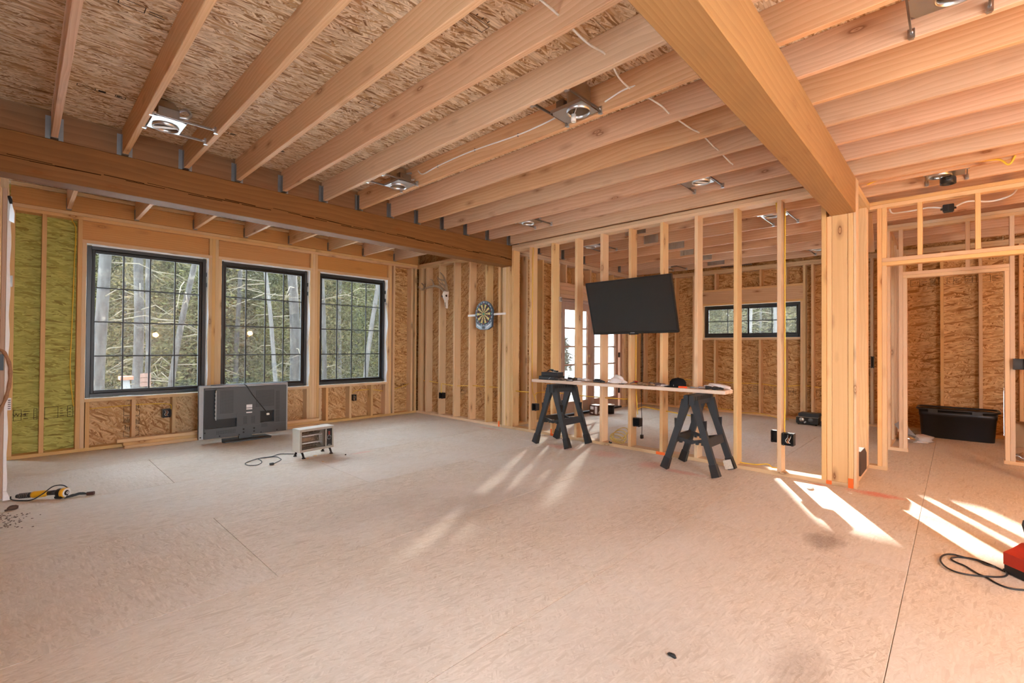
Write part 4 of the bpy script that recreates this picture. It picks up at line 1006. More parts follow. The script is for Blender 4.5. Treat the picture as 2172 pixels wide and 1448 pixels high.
outlet_box(T(3.868, 7.287, .368), .06, .10, .08, 'black outlet box on a cripple stud under the right window')
outlet_box(T(7.30, -.49, 1.085) @ FX, .10, .115, .07, 'black switch box at the right edge, above the cardboard box', False)
outlet_box(T(6.08, .632, 1.10) @ FX, .024, .115, .05, 'narrow black switch box on the stub wall beside the column', False)

# ------------------------------------------------------------------ stamps printed on the boards
def stamp(parent, mw, w, h, seed, txt='APA', small=False):
    rnd = random.Random(seed); b = MB(); d = .0006; lw = .004 if not small else .003
    def fr(x0, x1, y0, y1):
        for a in ((x0, x1, y0, y0 + lw), (x0, x1, y1 - lw, y1), (x0, x0 + lw, y0 + lw, y1 - lw), (x1 - lw, x1, y0 + lw, y1 - lw)): b.box(*a, 0, d, 0, mw)
    x = -w / 2; k = 0
    while x < w / 2 - .03:
        ww = min(rnd.uniform(.06, .12), w / 2 - x)
        if k % 3 != 1: fr(x, x + ww - .006, -h / 2, h / 2)
        nl = rnd.randint(2, 4)
        for i in range(nl):
            y = -h / 2 + h * (i + .8) / (nl + .8); L = rnd.uniform(.4, .8) * (ww - .02)
            if k % 3 != 0: b.box(x + .008, x + .008 + L, y - .003, y + .003, 0, d, 0, mw)
        x += ww; k += 1
    o = obj('printed_stamp', b.mesh('stamp'), M['ink'], parent, Matrix.Identity(4))
    if txt:
        me = text_mesh(txt, h * .42, .0003); obj('printed_lettering', me, M['ink'], parent, mw @ T(-w * .25, 0, .0004))
def MX(cols, loc):
    m_ = Matrix(cols).transposed().to_4x4(); m_.translation = loc; return m_
n_y = lambda x, z, y=7.4295: MX(((1, 0, 0), (0, 0, 1), (0, -1, 0)), (x, y, z))   # lies on a wall facing -y
n_x = lambda y, z, x: MX(((0, -1, 0), (0, 0, 1), (-1, 0, 0)), (x, y, z))           # on a wall facing -x
up_ = lambda x, y, a: T(x, y, 2.9655) @ Matrix.Rotation(R(180), 4, 'X') @ Matrix.Rotation(R(a), 4, 'Z')
stamp(wl, n_y(.055, .455), .19, .12, 1, 'W24'); stamp(wl, n_y(.32, .46), .24, .13, 2, '')
stamp(wl, MX(((0, 0, 1), (-1, 0, 0), (0, -1, 0)), (.925, 7.4295, .31)), .42, .07, 3, ''); stamp(wl, MX(((0, 0, 1), (-1, 0, 0), (0, -1, 0)), (1.02, 7.4295, .31)), .42, .05, 4, '')
stamp(wl, n_y(4.80, .50), .30, .09, 5, '')
for y, sd in ((6.10, 6), (5.70, 7), (5.35, 8)): stamp(wr, n_x(y, .48, 5.2405), .17, .12, sd, 'APA' if sd == 6 else '')
for y, w_, sd in ((3.2, .30, 9), (2.82, .26, 10), (2.48, .2, 11), (2.11, .15, 12), (1.88, .09, 13), (1.70, .12, 14)): stamp(wf, n_x(y, .465, 9.5105), w_, .12, sd, 'APA' if sd in (9, 12) else '')
for y, w_, sd in ((.34, .35, 15), (-.06, .32, 16), (-.37, .2, 17)): stamp(wf, n_x(y, 2.255, 9.5105), w_, .10, sd, 'A' if sd == 16 else '')
stamp(ce, up_(1.655, 1.83, 90), .12, .15, 18, '', True); stamp(ce, up_(.37, 4.235, 0), .26, .035, 19, ''); stamp(ce, up_(.44, 3.04, 0), .24, .06, 20, '')
stamp(ce, up_(1.69, 3.03, 90), .10, .11, 21, '', True); stamp(ce, up_(1.15, 4.3, 0), .22, .05, 22, ''); stamp(ce, up_(1.55, 4.35, 0), .2, .05, 23, '')
FRAME[0] = 'local'
# ------------------------------------------------------------------ flat television standing on the floor, its back to the room
t = thing('floor_television', 'grey flat television standing on the floor, back turned, under the middle window', 'television', (2.055, 6.80, 0), R(0))
TVG = plain('tv_grey_plastic', (0.075, 0.085, 0.092), 0.45); TVS = plain('tv_silver_rim', (0.40, 0.43, 0.45), 0.4)
tx0, tx1, tz0, tz1, ty = 1.53, 2.58, .058, .722, 6.78
TVM = T(2.055, 6.78, 0) @ Matrix.Rotation(R(-1.5), 4, 'Z') @ T(-2.055, -6.78, 0)
def tvp(nm, b, mat, par=t): return obj(nm, b.mesh(nm), mat, par, TVM.copy())
b = MB(); b.box(tx0, tx1, ty, ty + .035, tz0, tz1, .01); tvp('front_bezel', b, M['black'])
b = MB()
for a in ((tx0 + .004, tx0 + .05, tz0, tz1), (tx1 - .03, tx1 - .004, tz0, tz1), (tx0 + .05, tx1 - .03, tz1 - .03, tz1)): b.box(a[0], a[1], ty - .022, ty, a[2], a[3], .006)
tvp('silver_rim', b, TVS)
# back shell with the stepped recesses left open
b = MB(); yb = ty - .055
sx0, sx1 = tx0 + .052, tx1 - .032; sz0, sz1 = tz0 + .006, tz1 - .032
rec1 = (tx0 + .055, tx0 + .18, tz0 + .13, tz1 - .05); rec2 = (tx0 + .18, tx0 + .41, tz0 + .13, tz0 + .24); rec3 = (tx0 + .69, tx0 + .86, tz0 + .15, tz0 + .30)
b.box(sx0, sx1, yb, ty, sz0, tz0 + .129); b.box(sx0, rec1[0], yb, ty, tz0 + .13, sz1); b.box(rec1[0], tx0 + .18, yb, ty, tz1 - .05, sz1)
b.box(tx0 + .181, sx1, yb, ty, tz0 + .301, sz1); b.box(tx0 + .411, rec3[0], yb, ty, tz0 + .13, tz0 + .30); b.box(rec3[1], sx1, yb, ty, tz0 + .13, tz0 + .30); b.box(tx0 + .181, tx0 + .41, yb, ty, tz0 + .241, tz0 + .30); b.box(rec3[0], rec3[1], yb, ty, tz0 + .13, tz0 + .149)
tvp('back_cover', b, TVG)
def vents(x0, x1, z0, z1, nx, nz):
    b = MB()
    for i in range(nx):
        for k in range(nz):
            x = x0 + (x1 - x0) * (i + .5) / nx; z = z0 + (z1 - z0) * (k + .5) / nz; w = (x1 - x0) / nx * .3; h = (z1 - z0) / nz * .22
            b.box(x - w, x + w, yb - .0012, yb, z - h, z + h)
    o = tvp('vent_slots', b, M['muntin']); o['kind'] = 'stuff'
vents(tx0 + .22, tx0 + .37, tz0 + .31, tz0 + .60, 9, 20); vents(tx0 + .63, tx0 + .86, tz0 + .36, tz0 + .58, 13, 14); vents(tx0 + .88, tx0 + .93, tz0 + .14, tz0 + .56, 3, 26)
vents(tx0 + .18, tx0 + .40, tz0 + .05, tz0 + .10, 12, 4); vents(tx0 + .485, tx0 + .53, tz0 + .15, tz0 + .25, 3, 8); vents(tx0 + .58, tx0 + .625, tz0 + .15, tz0 + .25, 3, 8); vents(tx0 + .70, tx0 + .78, tz0 + .085, tz0 + .135, 6, 4)
b = MB()
for z0, z1 in ((.36, .40), (.335, .352), (.29, .305)): b.box(tx0 + .52, tx0 + .59, yb - .0012, yb, tz0 + z0, tz0 + z1)
tvp('label_sticker', b, M['tape'])
b = MB(); b.box(tx0 + .172, tx0 + .181, yb - .003, yb + .02, tz0 + .23, tz1 - .06)
for k in range(7): b.box(tx0 + .166, tx0 + .172, yb - .001, yb + .012, tz0 + .25 + .05 * k, tz0 + .275 + .05 * k)
tvp('port_strip', b, TVS)
b = MB()
for x in (.49, .615):
    for z in (.045, .085): b.lathe([(.011, 0), (.011, .003), (.006, .004), (.001, .004)], 12, T(tx0 + x, yb, tz0 + z) @ Matrix.Rotation(R(90), 4, 'X'))
for x, z in ((.02, .03), (.06, .085), (.22, .028), (.90, .028), (1.02, .06), (.44, .02), (.70, .02)): b.lathe([(.009, 0), (.001, .003)], 10, T(tx0 + x, yb - (0 if .05 < x < 1.0 else -.033), tz0 + z) @ Matrix.Rotation(R(90), 4, 'X'))
tvp('screws', b, M['muntin'])
b = MB(); b.box(tx0 + .13, tx0 + .27, ty - .02, ty + .02, tz1, tz1 + .012, .004); b.box(tx0 + .01, tx1 - .01, ty - .015, ty + .03, tz1 - .002, tz1 + .003); tvp('top_grip', b, TVG)
b = MB(); b.box(tx0 + .45, tx0 + .60, ty - .02, ty + .03, .02, tz0 + .01, .004); tvp('stand_neck', b, TVG)
b = MB(); b.prism([(1.80, 6.65), (2.33, 6.65), (2.36, 6.72), (2.34, 6.93), (1.82, 6.93), (1.775, 6.72)], .002, .016, None); tvp('stand_base', b, TVG)
q = smooth([(2.02, 6.80, tz1 + .008), (2.05, 6.72, tz1 - .02), (2.12, 6.70, .58), (2.22, 6.70, .44), (2.30, 6.705, .33)], 8)
b = MB(); b.tube(q, .0055, 7); cdo = tvp('power_cord', b, M['black']); b = MB(); b.box(2.292, 2.325, 6.70, 6.73, .30, .325, .004); tvp('plug', b, M['white'], cdo)

# ------------------------------------------------------------------ radiant heater with its cord
HA = R(6.5); t = thing('space_heater', 'old cream radiant heater with a wire grille on black feet', 'heater', (2.30, 5.27, 0), HA)
HB = plain('heater_cream_enamel', (0.62, 0.60, 0.53), 0.4); HC = plain('heater_grey_trim', (0.36, 0.33, 0.28), 0.45)
def hp(nm, b, mat, par=t): return obj(nm, b.mesh(nm), mat, par)
hx0, hx1, hy0, hy1, hz0, hz1 = -.205, .205, -.075, .075, .066, .318
b = MB()
for a in ((hx0, hx1, hy0, hy1, hz1 - .006, hz1), (hx0, hx1, hy0, hy1, hz0, hz0 + .006), (hx0, hx0 + .006, hy0, hy1, hz0, hz1), (hx1 - .006, hx1, hy0, hy1, hz0, hz1), (hx0, hx1, hy1 - .006, hy1, hz0, hz1)): b.box(*a, .003)
hp('casing', b, HB)
b = MB()
for a in ((hx0 + .004, hx1 - .004, hz1 - .028, hz1 - .004), (hx0 + .004, hx1 - .004, hz0 + .004, hz0 + .028), (hx0 + .004, hx0 + .022, hz0 + .028, hz1 - .028), (.098, .112, hz0 + .028, hz1 - .028), (hx1 - .024, hx1 - .004, hz0 + .028, hz1 - .028)): b.box(a[0], a[1], hy0 - .006, hy0 + .004, a[2], a[3], .003)
hp('front_trim', b, HC)
b = MB(); b.box(.112, hx1 - .024, hy0 - .002, hy0 + .01, hz0 + .03, hz1 - .03); cp = hp('control_panel', b, M['black'])
b = MB(); b.lathe([(.018, 0), (.016, .012), (.001, .012)], 20, T(.146, hy0 - .002, .19) @ Matrix.Rotation(R(90), 4, 'X')); b.box(.1445, .1475, hy0 - .016, hy0 - .013, .19, .206); hp('dial', b, M['saw'], cp)
red = plain('red_print', (0.55, 0.06, 0.03), 0.6)
b = MB(); b.lathe([(.021, 0), (.024, 0), (.024, .0008), (.021, .0008)], 24, T(.146, hy0 - .002, .19) @ Matrix.Rotation(R(90), 4, 'X')); b.box(.13, .163, hy0 - .003, hy0 - .002, .106, .109); b.box(.127, .166, hy0 - .003, hy0 - .002, .098, .100); hp('dial_marks', b, TVS, cp)
b = MB()
for z in (.222, .235, .248): b.box(.136, .157, hy0 - .003, hy0 - .002, z, z + .006)
hp('dial_lettering', b, red, cp)
refl = metal('heater_reflector', (0.60, 0.53, 0.46), 0.25)
b = MB(); pr = []
for i in range(9):
    a = R(-80 + 20 * i); pr.append((hy0 + .115 - .0 + .015 - .09 * (1 - math.cos(a)) * 1.0, .192 + .098 * math.sin(a)))
for (y0_, z0_), (y1_, z1_) in zip(pr, pr[1:]):
    v = [b.bm.verts.new(p) for p in ((hx0 + .023, y0_, z0_), (.097, y0_, z0_), (.097, y1_, z1_), (hx0 + .023, y1_, z1_))]; b.bm.faces.new(v)
hp('reflector', b, refl)
b = MB()
for x in [hx0 + .026 + .0098 * i for i in range(29)]: b.box(x, x + .0016, hy0 - .003, hy0 - .0015, hz0 + .026, hz1 - .026)
for z in [.112 + .022 * i for i in range(9)]: b.box(hx0 + .022, .098, hy0 - .0015, hy0 + .0005, z, z + .0016)
o = hp('wire_grille', b, M['steel_dk'])
for z in (.15, .232):
    b = MB(); b.tube([(hx0 + .03, -.02, z), (.09, -.02, z)], .008, 10); b.lathe([(.013, 0), (.013, .02), (.001, .02)], 10, T(hx0 + .028, -.02, z) @ Matrix.Rotation(R(90), 4, 'Y')); hp('heating_element', b, M['tape'])
for sx in (-1, 1):
    for sy in (-1, 1):
        b = MB(); x = sx * .165; b.tube(smooth([(x, sy * .035, hz0 + .002), (x, sy * .058, .058), (x, sy * .082, .025), (x, sy * .09, .006)], 5), .0115, 8); b.box(x - .014, x + .014, min(sy * .075, sy * .103), max(sy * .075, sy * .103), .0, .012, .003); hp('foot', b, M['black'])
def floorp(u, v):
    d = F2 + R2 * ((u - 1086) / 992.06) - U3 * ((v - 724) / 992.06); k = -1.24 / d.z; return Vector((d.x * k, d.y * k, .006))
cp_ = [(630, 964), (612, 963.5), (592, 964), (580, 968), (570, 970), (552, 972.5), (535, 977), (522, 982), (521, 985.5), (530, 988), (545, 987), (555, 982), (553, 977), (548, 973.5), (566, 971), (585, 969.5), (594, 973), (596, 976), (585, 982), (577, 985)]
b = MB(); b.tube(smooth([floorp(u, v) for u, v in cp_], 5), .0042, 6); t2 = thing('heater_cord', 'thin dark power cord curled on the floor left of the cream heater', 'cord', tuple(floorp(577, 985)))
obj('flex', b.mesh('flex'), M['saw'], t2, Matrix.Identity(4)); p = floorp(576.5, 985.5); b = MB(); b.box(p.x - .02, p.x + .015, p.y - .018, p.y + .012, .0, .022, .004); obj('plug', b.mesh('plug'), M['black'], t2, Matrix.Identity(4))

# ------------------------------------------------------------------ three long boards stacked under the windows
for i, (xa, xb, z) in enumerate(((.865, 3.205, 0.0), (.855, 3.255, .0385), (.80, 3.20, .077))):
    o = lum(None, 'lumber_board', xa, xb, 7.12 + .006 * i, 7.209 + .006 * i, z + .0005, z + .0385, M['stud'], .003)
    tag(o, ('bottom', 'middle', 'topmost')[i] + ' board of the stack of three lying below the windows', 'board', 'stacked boards below the windows')
# ------------------------------------------------------------------ sawhorses and planks
def sawhorse(x, y, label):
    t = thing('sawhorse', label, 'sawhorse', (x, y, 0), 0, 'folding sawhorses'); L = .43; h = .755
    def sp(nm, b, par=t): return obj(nm, b.mesh(nm), M['saw'], par)
    for sy in (-1, 1):
        b = MB(); b.box(-.25, .25, min(sy * .004, sy * .05), max(sy * .004, sy * .05), h - .085, h + .015, .008)
        bm_ = sp('top_beam', b)
        b = MB()
        for k in range(11): b.box(-.20 + .038 * k, -.183 + .038 * k, min(sy * .05, sy * .054), max(sy * .05, sy * .054), h - .035, h + .002)
        obj('grip_slots', b.mesh('slots'), M['muntin'], bm_)['kind'] = 'stuff'
        for sx in (-1, 1):
            p0 = Vector((sx * .195, sy * .04, h - .06)); p1 = Vector((sx * .215, sy * .235, .09))
            b = MB(); b.taper(p0, p1, .062, .045, .058, .042, (1, 0, 0)); 
            b.taper(p0 + Vector((0, 0, .02)), p0.lerp(p1, .3), .088, .05, .062, .046, (1, 0, 0))
            lg = sp('leg', b)
            b = MB(); b.taper(p0.lerp(p1, .94), p0.lerp(p1, 1.13), .066, .052, .076, .062, (1, 0, 0)); obj('rubber_foot', b.mesh('foot'), M['black'], lg)
            b = MB(); c = p0.lerp(p1, .33); b.taper(c + Vector((0, sy * .028, .03)), c + Vector((0, sy * .040, -.06)), .05, .03, .03, .012, (1, 0, 0)); obj('latch', b.mesh('latch'), M['black'], lg)
        b = MB(); c0 = Vector((-.20, sy * .168, .315)); c1 = Vector((.20, sy * .168, .315)); b.bar(c0, c1, .028, .085, (0, -sy * .25, 1), .004); sp('cross_brace', b)
    for sx in (-1, 1):
        b = MB(); ya = .15
        b.bar((sx * .185, -ya, .335), (sx * .185, 0, .30), .022, .03, (0, 0, 1)); b.bar((sx * .185, 0, .30), (sx * .185, ya, .335), .022, .03, (0, 0, 1))
        for k in range(5): b.box(sx * .185 - .014, sx * .185 + .014, -.13 + .055 * k, -.105 + .055 * k, .285, .325)
        b.tube([(sx * .185 - .02, 0, .30), (sx * .185 + .02, 0, .30)], .016, 10); sp('folding_stay', b)
    return t
s1 = sawhorse(4.795, 3.665, 'black folding sawhorse under the left end of the plank, by the french doors')
s2 = dup(s1, T(4.785, 1.912, 0), 'black folding sawhorse under the right end of the plank, one foot pale splashed')
b = MB(); b.taper((5.003, 1.70, .10), (5.006, 1.672, .012), .080, .066, .084, .070, (1, 0, 0)); obj('paint_splash', b.mesh('splash'), plain('dried_plaster', (0.55, 0.47, 0.38), 0.9, 0, 0.1, 0.3, 60), s2, Matrix.Identity(4))
zb = .812; A = Vector((4.655, 4.06, zb)); Bv = Vector((4.825, 1.665, zb)); dv = (Bv - A).normalized(); sv = Vector((-dv.y, dv.x, 0))
if sv.x < 0: sv = -sv
PL = wood('plank_wood', (0.78, 0.62, 0.47), (0.60, 0.42, 0.28), knots=0.4, var=0.06)
o = seg(None, 'workbench_plank', A + sv * .07 - Vector((0, 0, .019)), Bv + sv * .07 - Vector((0, 0, .019)), .14, .038, PL, ch=.004); tag(o, 'wide front plank laid across both sawhorses as a workbench', 'plank', 'workbench planks')
o = seg(None, 'workbench_plank', A + sv * .187 - Vector((0, 0, .019)) - dv * .0, Bv + sv * .187 + dv * .012 - Vector((0, 0, .019)), .089, .038, PL, ch=.004); tag(o, 'narrower plank behind the wide one on the sawhorses', 'plank', 'workbench planks')
def on(s, w, dz=0.0): return A + dv * s + sv * w + Vector((0, 0, dz))
BA = math.atan2(dv.y, dv.x)
def bench(name, label, cat, s, w, rz=0.0, dz=0.0005): 
    p = on(s, w, dz); return thing(name, label, cat, tuple(p), BA + rz)
def bp_(t, nm, b, mat, par=None): return obj(nm, b.mesh(nm), mat, par or t, WORLD[t.name].copy())
BK = plain('black_box', (0.022, 0.027, 0.032), 0.45)
t = bench('storage_case', 'flat dark case with slanted marks, lower of the two on the plank', 'case', .24, .115)
b = MB(); b.box(-.135, .135, -.10, .10, 0, .046, .005); bp_(t, 'body', b, BK)
b = MB(); b.bar((-.07, -.1005, .042), (-.03, -.1005, .006), .001, .004); bp_(t, 'groove', b, M['muntin']); b = MB(); b.bar((.02, -.1005, .012), (.05, -.1005, .036), .001, .006); bp_(t, 'pale_mark', b, TVS)
t = bench('storage_case', 'thicker dark case stacked on top of the flat one on the plank', 'case', .245, .12, .12, .0475)
b = MB(); b.box(-.118, .118, -.08, .08, 0, .042, .003); bp_(t, 'body', b, BK); b = MB(); b.box(-.121, .121, -.083, .083, .0425, .049, .002); bp_(t, 'lid', b, BK)
t = bench('cord_bundle', 'bundle of teal and black cord on top of the stacked dark cases', 'cord', .24, .12, .3, .0975)
teal = plain('teal_cord', (0.03, 0.11, 0.13), 0.5)
for k in range(6):
    b = MB(); rr = random.Random(k); b.tube(smooth([(-.07 + .02 * rr.random(), .02 * rr.uniform(-1, 1), .008), (-.03, .03 * rr.uniform(-1, 1), .02 + .012 * rr.random()), (.01, .03 * rr.uniform(-1, 1), .024 * rr.random() + .008), (.06, .02 * rr.uniform(-1, 1), .010)], 6), .005, 6); bp_(t, 'strand', b, teal if k % 2 else M['black'])
b = MB(); b.box(.05, .085, -.012, .012, 0, .02, .003); bp_(t, 'plug', b, M['black']); b = MB(); b.tube([(.028, -.022, .004), (.03, 0, .034), (.028, .022, .004)], .003, 6); bp_(t, 'tie', b, M['white'])
# work gloves and cloths
def glove(t, mat, cuff, L=.10, w=.045):
    b = MB(); b.blob((0, 0, .018), L * .5, w, .018, .10, 3, 3, 0.0)
    for k in range(4): y = -w * .75 + w * .5 * k; b.tube(smooth([(L * .35, y, .016), (L * .62, y * 1.15, .022 - .003 * k), (L * (.80 + .05 * (k in (1, 2))), y * 1.25, .012)], 4), [.0105] * 8 + [.007], 8)
    b.tube(smooth([(-.01, -w * .7, .016), (L * .2, -w * 1.3, .02), (L * .42, -w * 1.5, .012)], 4), [.011] * 8 + [.007], 8); bp_(t, 'hand', b, mat)
    b = MB(); b.lathe([(.020, 0), (.027, -.03), (.030, -.055), (.026, -.055), (.018, -.01)], 14, T(-L * .40, 0, .021) @ Matrix.Rotation(R(90), 4, 'Y') @ Matrix.Scale(.65, 4, (1, 0, 0))); bp_(t, 'cuff', b, cuff)
GG = plain('grey_glove_knit', (0.17, 0.15, 0.13), 0.9, 0, 0.1, 0.3, 90); GB = plain('brown_glove_leather', (0.30, 0.18, 0.10), 0.8, 0, 0.2, 0.3, 60); CW = plain('white_cotton', (0.70, 0.66, 0.64), 0.95, 0, 0.1, 0.08, 60, 0.3)
t = bench('work_glove', 'grey brown work glove lying in front of the stacked dark cases', 'glove', .44, .045, .3); glove(t, GG, BK)
t = bench('work_glove', 'dark olive work glove behind the grey one on the plank', 'glove', .555, .18, .1); glove(t, plain('olive_glove', (0.10, 0.085, 0.065), 0.9, 0, .1, .3, 80), M['black'])
t = bench('work_glove', 'whitish work glove right of the dark cases on the plank', 'glove', .715, .16, .15); glove(t, CW, CW)
t = bench('phone', 'small flat black phone lying at the front of the plank', 'phone', .575, .03, .2); b = MB(); b.box(-.04, .04, -.022, .022, 0, .010, .003); bp_(t, 'body', b, M['black']); b = MB(); b.box(-.036, .036, -.019, .019, .0101, .0108); bp_(t, 'screen', b, TVS)
t = bench('notepad', 'thin pale notepad under the whitish glove on the plank', 'notepad', .69, .04, .1); b = MB(); b.box(-.055, .055, -.035, .035, 0, .006); bp_(t, 'pages', b, CW); b = MB(); b.box(-.055, .055, -.035, .035, .0061, .0075); bp_(t, 'cover', b, M['tape'])
t = bench('black_clamp', 'lumpy black plastic clamp left of the crumpled white rag', 'clamp', .93, .10, .1)
b = MB(); b.box(-.055, .045, -.022, .022, 0, .03, .006); b.box(-.04, .02, -.02, .02, .03, .042, .005); bp_(t, 'body', b, M['black']); b = MB(); b.taper((.045, 0, .015), (.085, .006, .008), .03, .026, .018, .014); bp_(t, 'jaw', b, M['black']); b = MB()
for k in range(4): b.box(-.045 + .02 * k, -.034 + .02 * k, -.0235, -.022, .008, .022)
bp_(t, 'ribs', b, TVG)
b = MB(); b.blob((0, 0, .035), .085, .055, .052, .30, 4, 8, 0.0); b.blob((-.06, -.01, .012), .05, .04, .016, .25, 3, 9, 0.0); b.blob((.085, .01, .02), .035, .03, .02, .25, 3, 4, 0.0)
p = on(1.17, .12, .0005); o = obj('rag', b.mesh('rag'), CW, None, T(*p) @ Matrix.Rotation(BA, 4, 'Z')); tag(o, 'crumpled white rag standing up in the middle of the plank', 'rag')
o = seg(None, 'pencil', on(1.24, .018, .005), on(1.30, .03, .005), .008, .008, M['black'], ch=.002); tag(o, 'short dark pencil at the front edge below the crumpled white rag', 'pencil')
t = bench('tin_lid', 'small shiny tin lid beside the crumpled white rag', 'lid', 1.09, .055); b = MB(); b.lathe([(.001, .004), (.018, .004), (.02, .006), (.021, 0)], 18); bp_(t, 'lid', b, M['steel'])
RD = plain('red_tool_grip', (0.50, 0.025, 0.02), 0.4)
t = bench('pliers', 'red handled pliers with dark jaws propped right of the crumpled rag', 'pliers', 1.40, .10, .2)
for sy in (-1, 1):
    b = MB(); b.tube(smooth([(-.01, 0, .03), (.03, sy * .016, .036 - .01 * (sy > 0)), (.075, sy * .018, .016)], 5), [.008] * 10 + [.007], 8); bp_(t, 'handle', b, RD if sy < 0 else M['black'])
b = MB(); b.taper((0, 0, .03), (-.055, 0, .012), .03, .016, .012, .010); b.lathe([(.012, -.012), (.012, .012)], 12, T(-.005, 0, .03), True, True); bp_(t, 'jaws', b, M['steel_dk'])
t = bench('work_glove', 'brown leather work glove at the right of the pliers', 'glove', 1.56, .06, -.1); glove(t, GB, GB, .11)
t = bench('work_glove', 'dark patterned work glove left of the black cap', 'glove', 1.66, .12, .3); glove(t, plain('patterned_glove', (0.16, 0.11, 0.10), .9, 0, .1, .6, 45), GG, .10)
b = MB(); b.blob((0, 0, .008), .075, .045, .014, .25, 3, 21, 0.0); o = obj('rag', b.mesh('rag'), CW, None, T(*on(1.735, .10, .0005)) @ Matrix.Rotation(BA, 4, 'Z')); tag(o, 'flat white rag tucked under the left side of the black cap', 'rag')
t = bench('baseball_cap', 'black baseball cap with a pale seam, standing on the plank', 'cap', 1.895, .10, R(200))
capm = plain('black_cap_cloth', (0.012, 0.012, 0.014), 0.9, 0, 0.1, 0.2, 90)
b = MB(); b.lathe([(.075, 0), (.078, .03), (.074, .06), (.055, .087), (.025, .098), (.001, .100)], 28, Matrix.Scale(1.1, 4, (1, 0, 0))); bp_(t, 'crown', b, capm)
b = MB(); 
n = 16; va = []
for i in range(n + 1):
    a = R(-68 + 136 * i / n); va.append(((.080 * math.cos(a) * 1.05, .076 * math.sin(a), .012), (.080 * math.cos(a) + .062 * math.cos(a) ** .6, .078 * math.sin(a) * 1.02, .002)))
for z in (0, .004):
    ra = [b.bm.verts.new((p[0], p[1], p[2] + z)) for p, q in va]; rb = [b.bm.verts.new((q[0], q[1], q[2] + z)) for p, q in va]
    for i in range(n): b.bm.faces.new((ra[i], ra[i + 1], rb[i + 1], rb[i]))
bp_(t, 'brim', b, capm)
b = MB(); b.lathe([(.007, 0), (.006, .005), (.001, .006)], 10, T(0, 0, .099)); bp_(t, 'button', b, capm)
b = MB(); b.tube([(.088 * math.cos(a) * 1.0 * math.cos(R(60)) , .079 * math.sin(R(60)) * math.cos(a) , .005 + .095 * math.sin(a)) for a in [R(5 + 80 * i / 12) for i in range(13)]], .0016, 5); bp_(t, 'seam', b, TVS)
ORG = plain('orange_plastic', (0.80, 0.09, 0.02), 0.45)
t = bench('utility_knife', 'small orange utility knife right of the black cap', 'knife', 1.975, .03, .05); b = MB(); b.box(-.045, .04, -.012, .012, 0, .020, .005); bp_(t, 'handle', b, ORG); b = MB(); b.prism([(.04, -.009), (.06, -.003), (.06, .006), (.04, .009)], .009, .0105); bp_(t, 'blade', b, M['steel'])
t = bench('chisel', 'dark metal chisel lying flat between the knife and the white cloth', 'chisel', 2.09, .10, .1); b = MB(); b.taper((-.06, 0, .008), (.02, 0, .006), .024, .014, .016, .006); bp_(t, 'blade', b, M['steel_dk']); b = MB(); b.tube([(.02, 0, .009), (.09, .004, .010)], [.009, .011], 10); bp_(t, 'handle', b, M['steel'])
b = MB(); b.blob((0, 0, .022), .125, .07, .036, .28, 4, 33, 0.0); b.blob((-.12, .0, .006), .08, .045, .012, .3, 3, 35, 0.0); o = obj('work_cloth', b.mesh('cloth'), CW, None, T(*on(2.285, .165, .0005)) @ Matrix.Rotation(BA, 4, 'Z')); tag(o, 'heaped white cloth at the right end of the plank', 'cloth')
t = bench('work_glove', 'black work glove in front of the heaped white cloth', 'glove', 2.30, .03, .1); glove(t, M['black'], M['black'], .09, .03)
# ------------------------------------------------------------------ television hung on the partition, tilted forward
t = thing('hung_television', 'large black flat television tilted down on the stud partition', 'television', (5.0, 2.77, 1.40))
P0, P1 = Vector((5.0, 2.772, 1.40)), Vector((4.818, 2.779, 2.03))
zt = (P1 - P0).normalized(); xt = Vector((0, -1, 0)); nt_ = xt.cross(zt).normalized(); xt = zt.cross(nt_)
# local x to the viewer's right, z up the screen, -y towards the room
yt = zt.cross(xt).normalized()
TM = Matrix((xt, yt, zt)).transposed().to_4x4(); TM.translation = P0
w2, hh = .553, (P1 - P0).length
def q(nm, b, mat, par=t): return obj(nm, b.mesh(nm), mat, par, TM.copy())
b = MB(); b.box(-w2, w2, .004, .035, 0, hh, .006); b.box(-w2 * .8, w2 * .8, .035, .06, hh * .08, hh * .75, .012); q('housing', b, M['black'])
scr = NT('screen_black'); scr.out((0.012, 0.013, 0.014), 0.22, None, 0, 0, 0.7)
b = MB(); b.box(-w2 + .014, w2 - .014, -.0005, .004, .026, hh - .014); q('screen', b, scr.m)
bez = plain('bezel_gloss', (0.012, 0.012, 0.014), 0.2)
b = MB()
for a in ((-w2, -w2 + .014, 0, hh), (w2 - .014, w2, 0, hh), (-w2 + .014, w2 - .014, hh - .014, hh), (-w2 + .014, w2 - .014, 0, .026)): b.box(a[0], a[1], -.004, .006, a[2], a[3], .001)
q('bezel', b, bez)
b = MB(); b.box(-.035, .022, -.0048, -.004, .008, .016); q('logo_mark', b, TVS)
b = MB(); b.box(-.06, .06, -.003, .02, -.012, .001, .004); q('sensor_lip', b, M['black'])
t.rotation_mode = 'QUATERNION'
b = MB(); b.box(5.06, 5.098, 2.47, 3.02, 1.63, 1.70); b.box(5.06, 5.098, 2.47, 3.02, 1.80, 1.87); b.bar((5.06, 2.62, 1.75), (4.95, 2.62, 1.76), .03, .05); b.bar((5.06, 2.90, 1.75), (4.95, 2.90, 1.76), .03, .05)
obj('wall_bracket', b.mesh('bracket'), M['steel_dk'], t, Matrix.Identity(4))

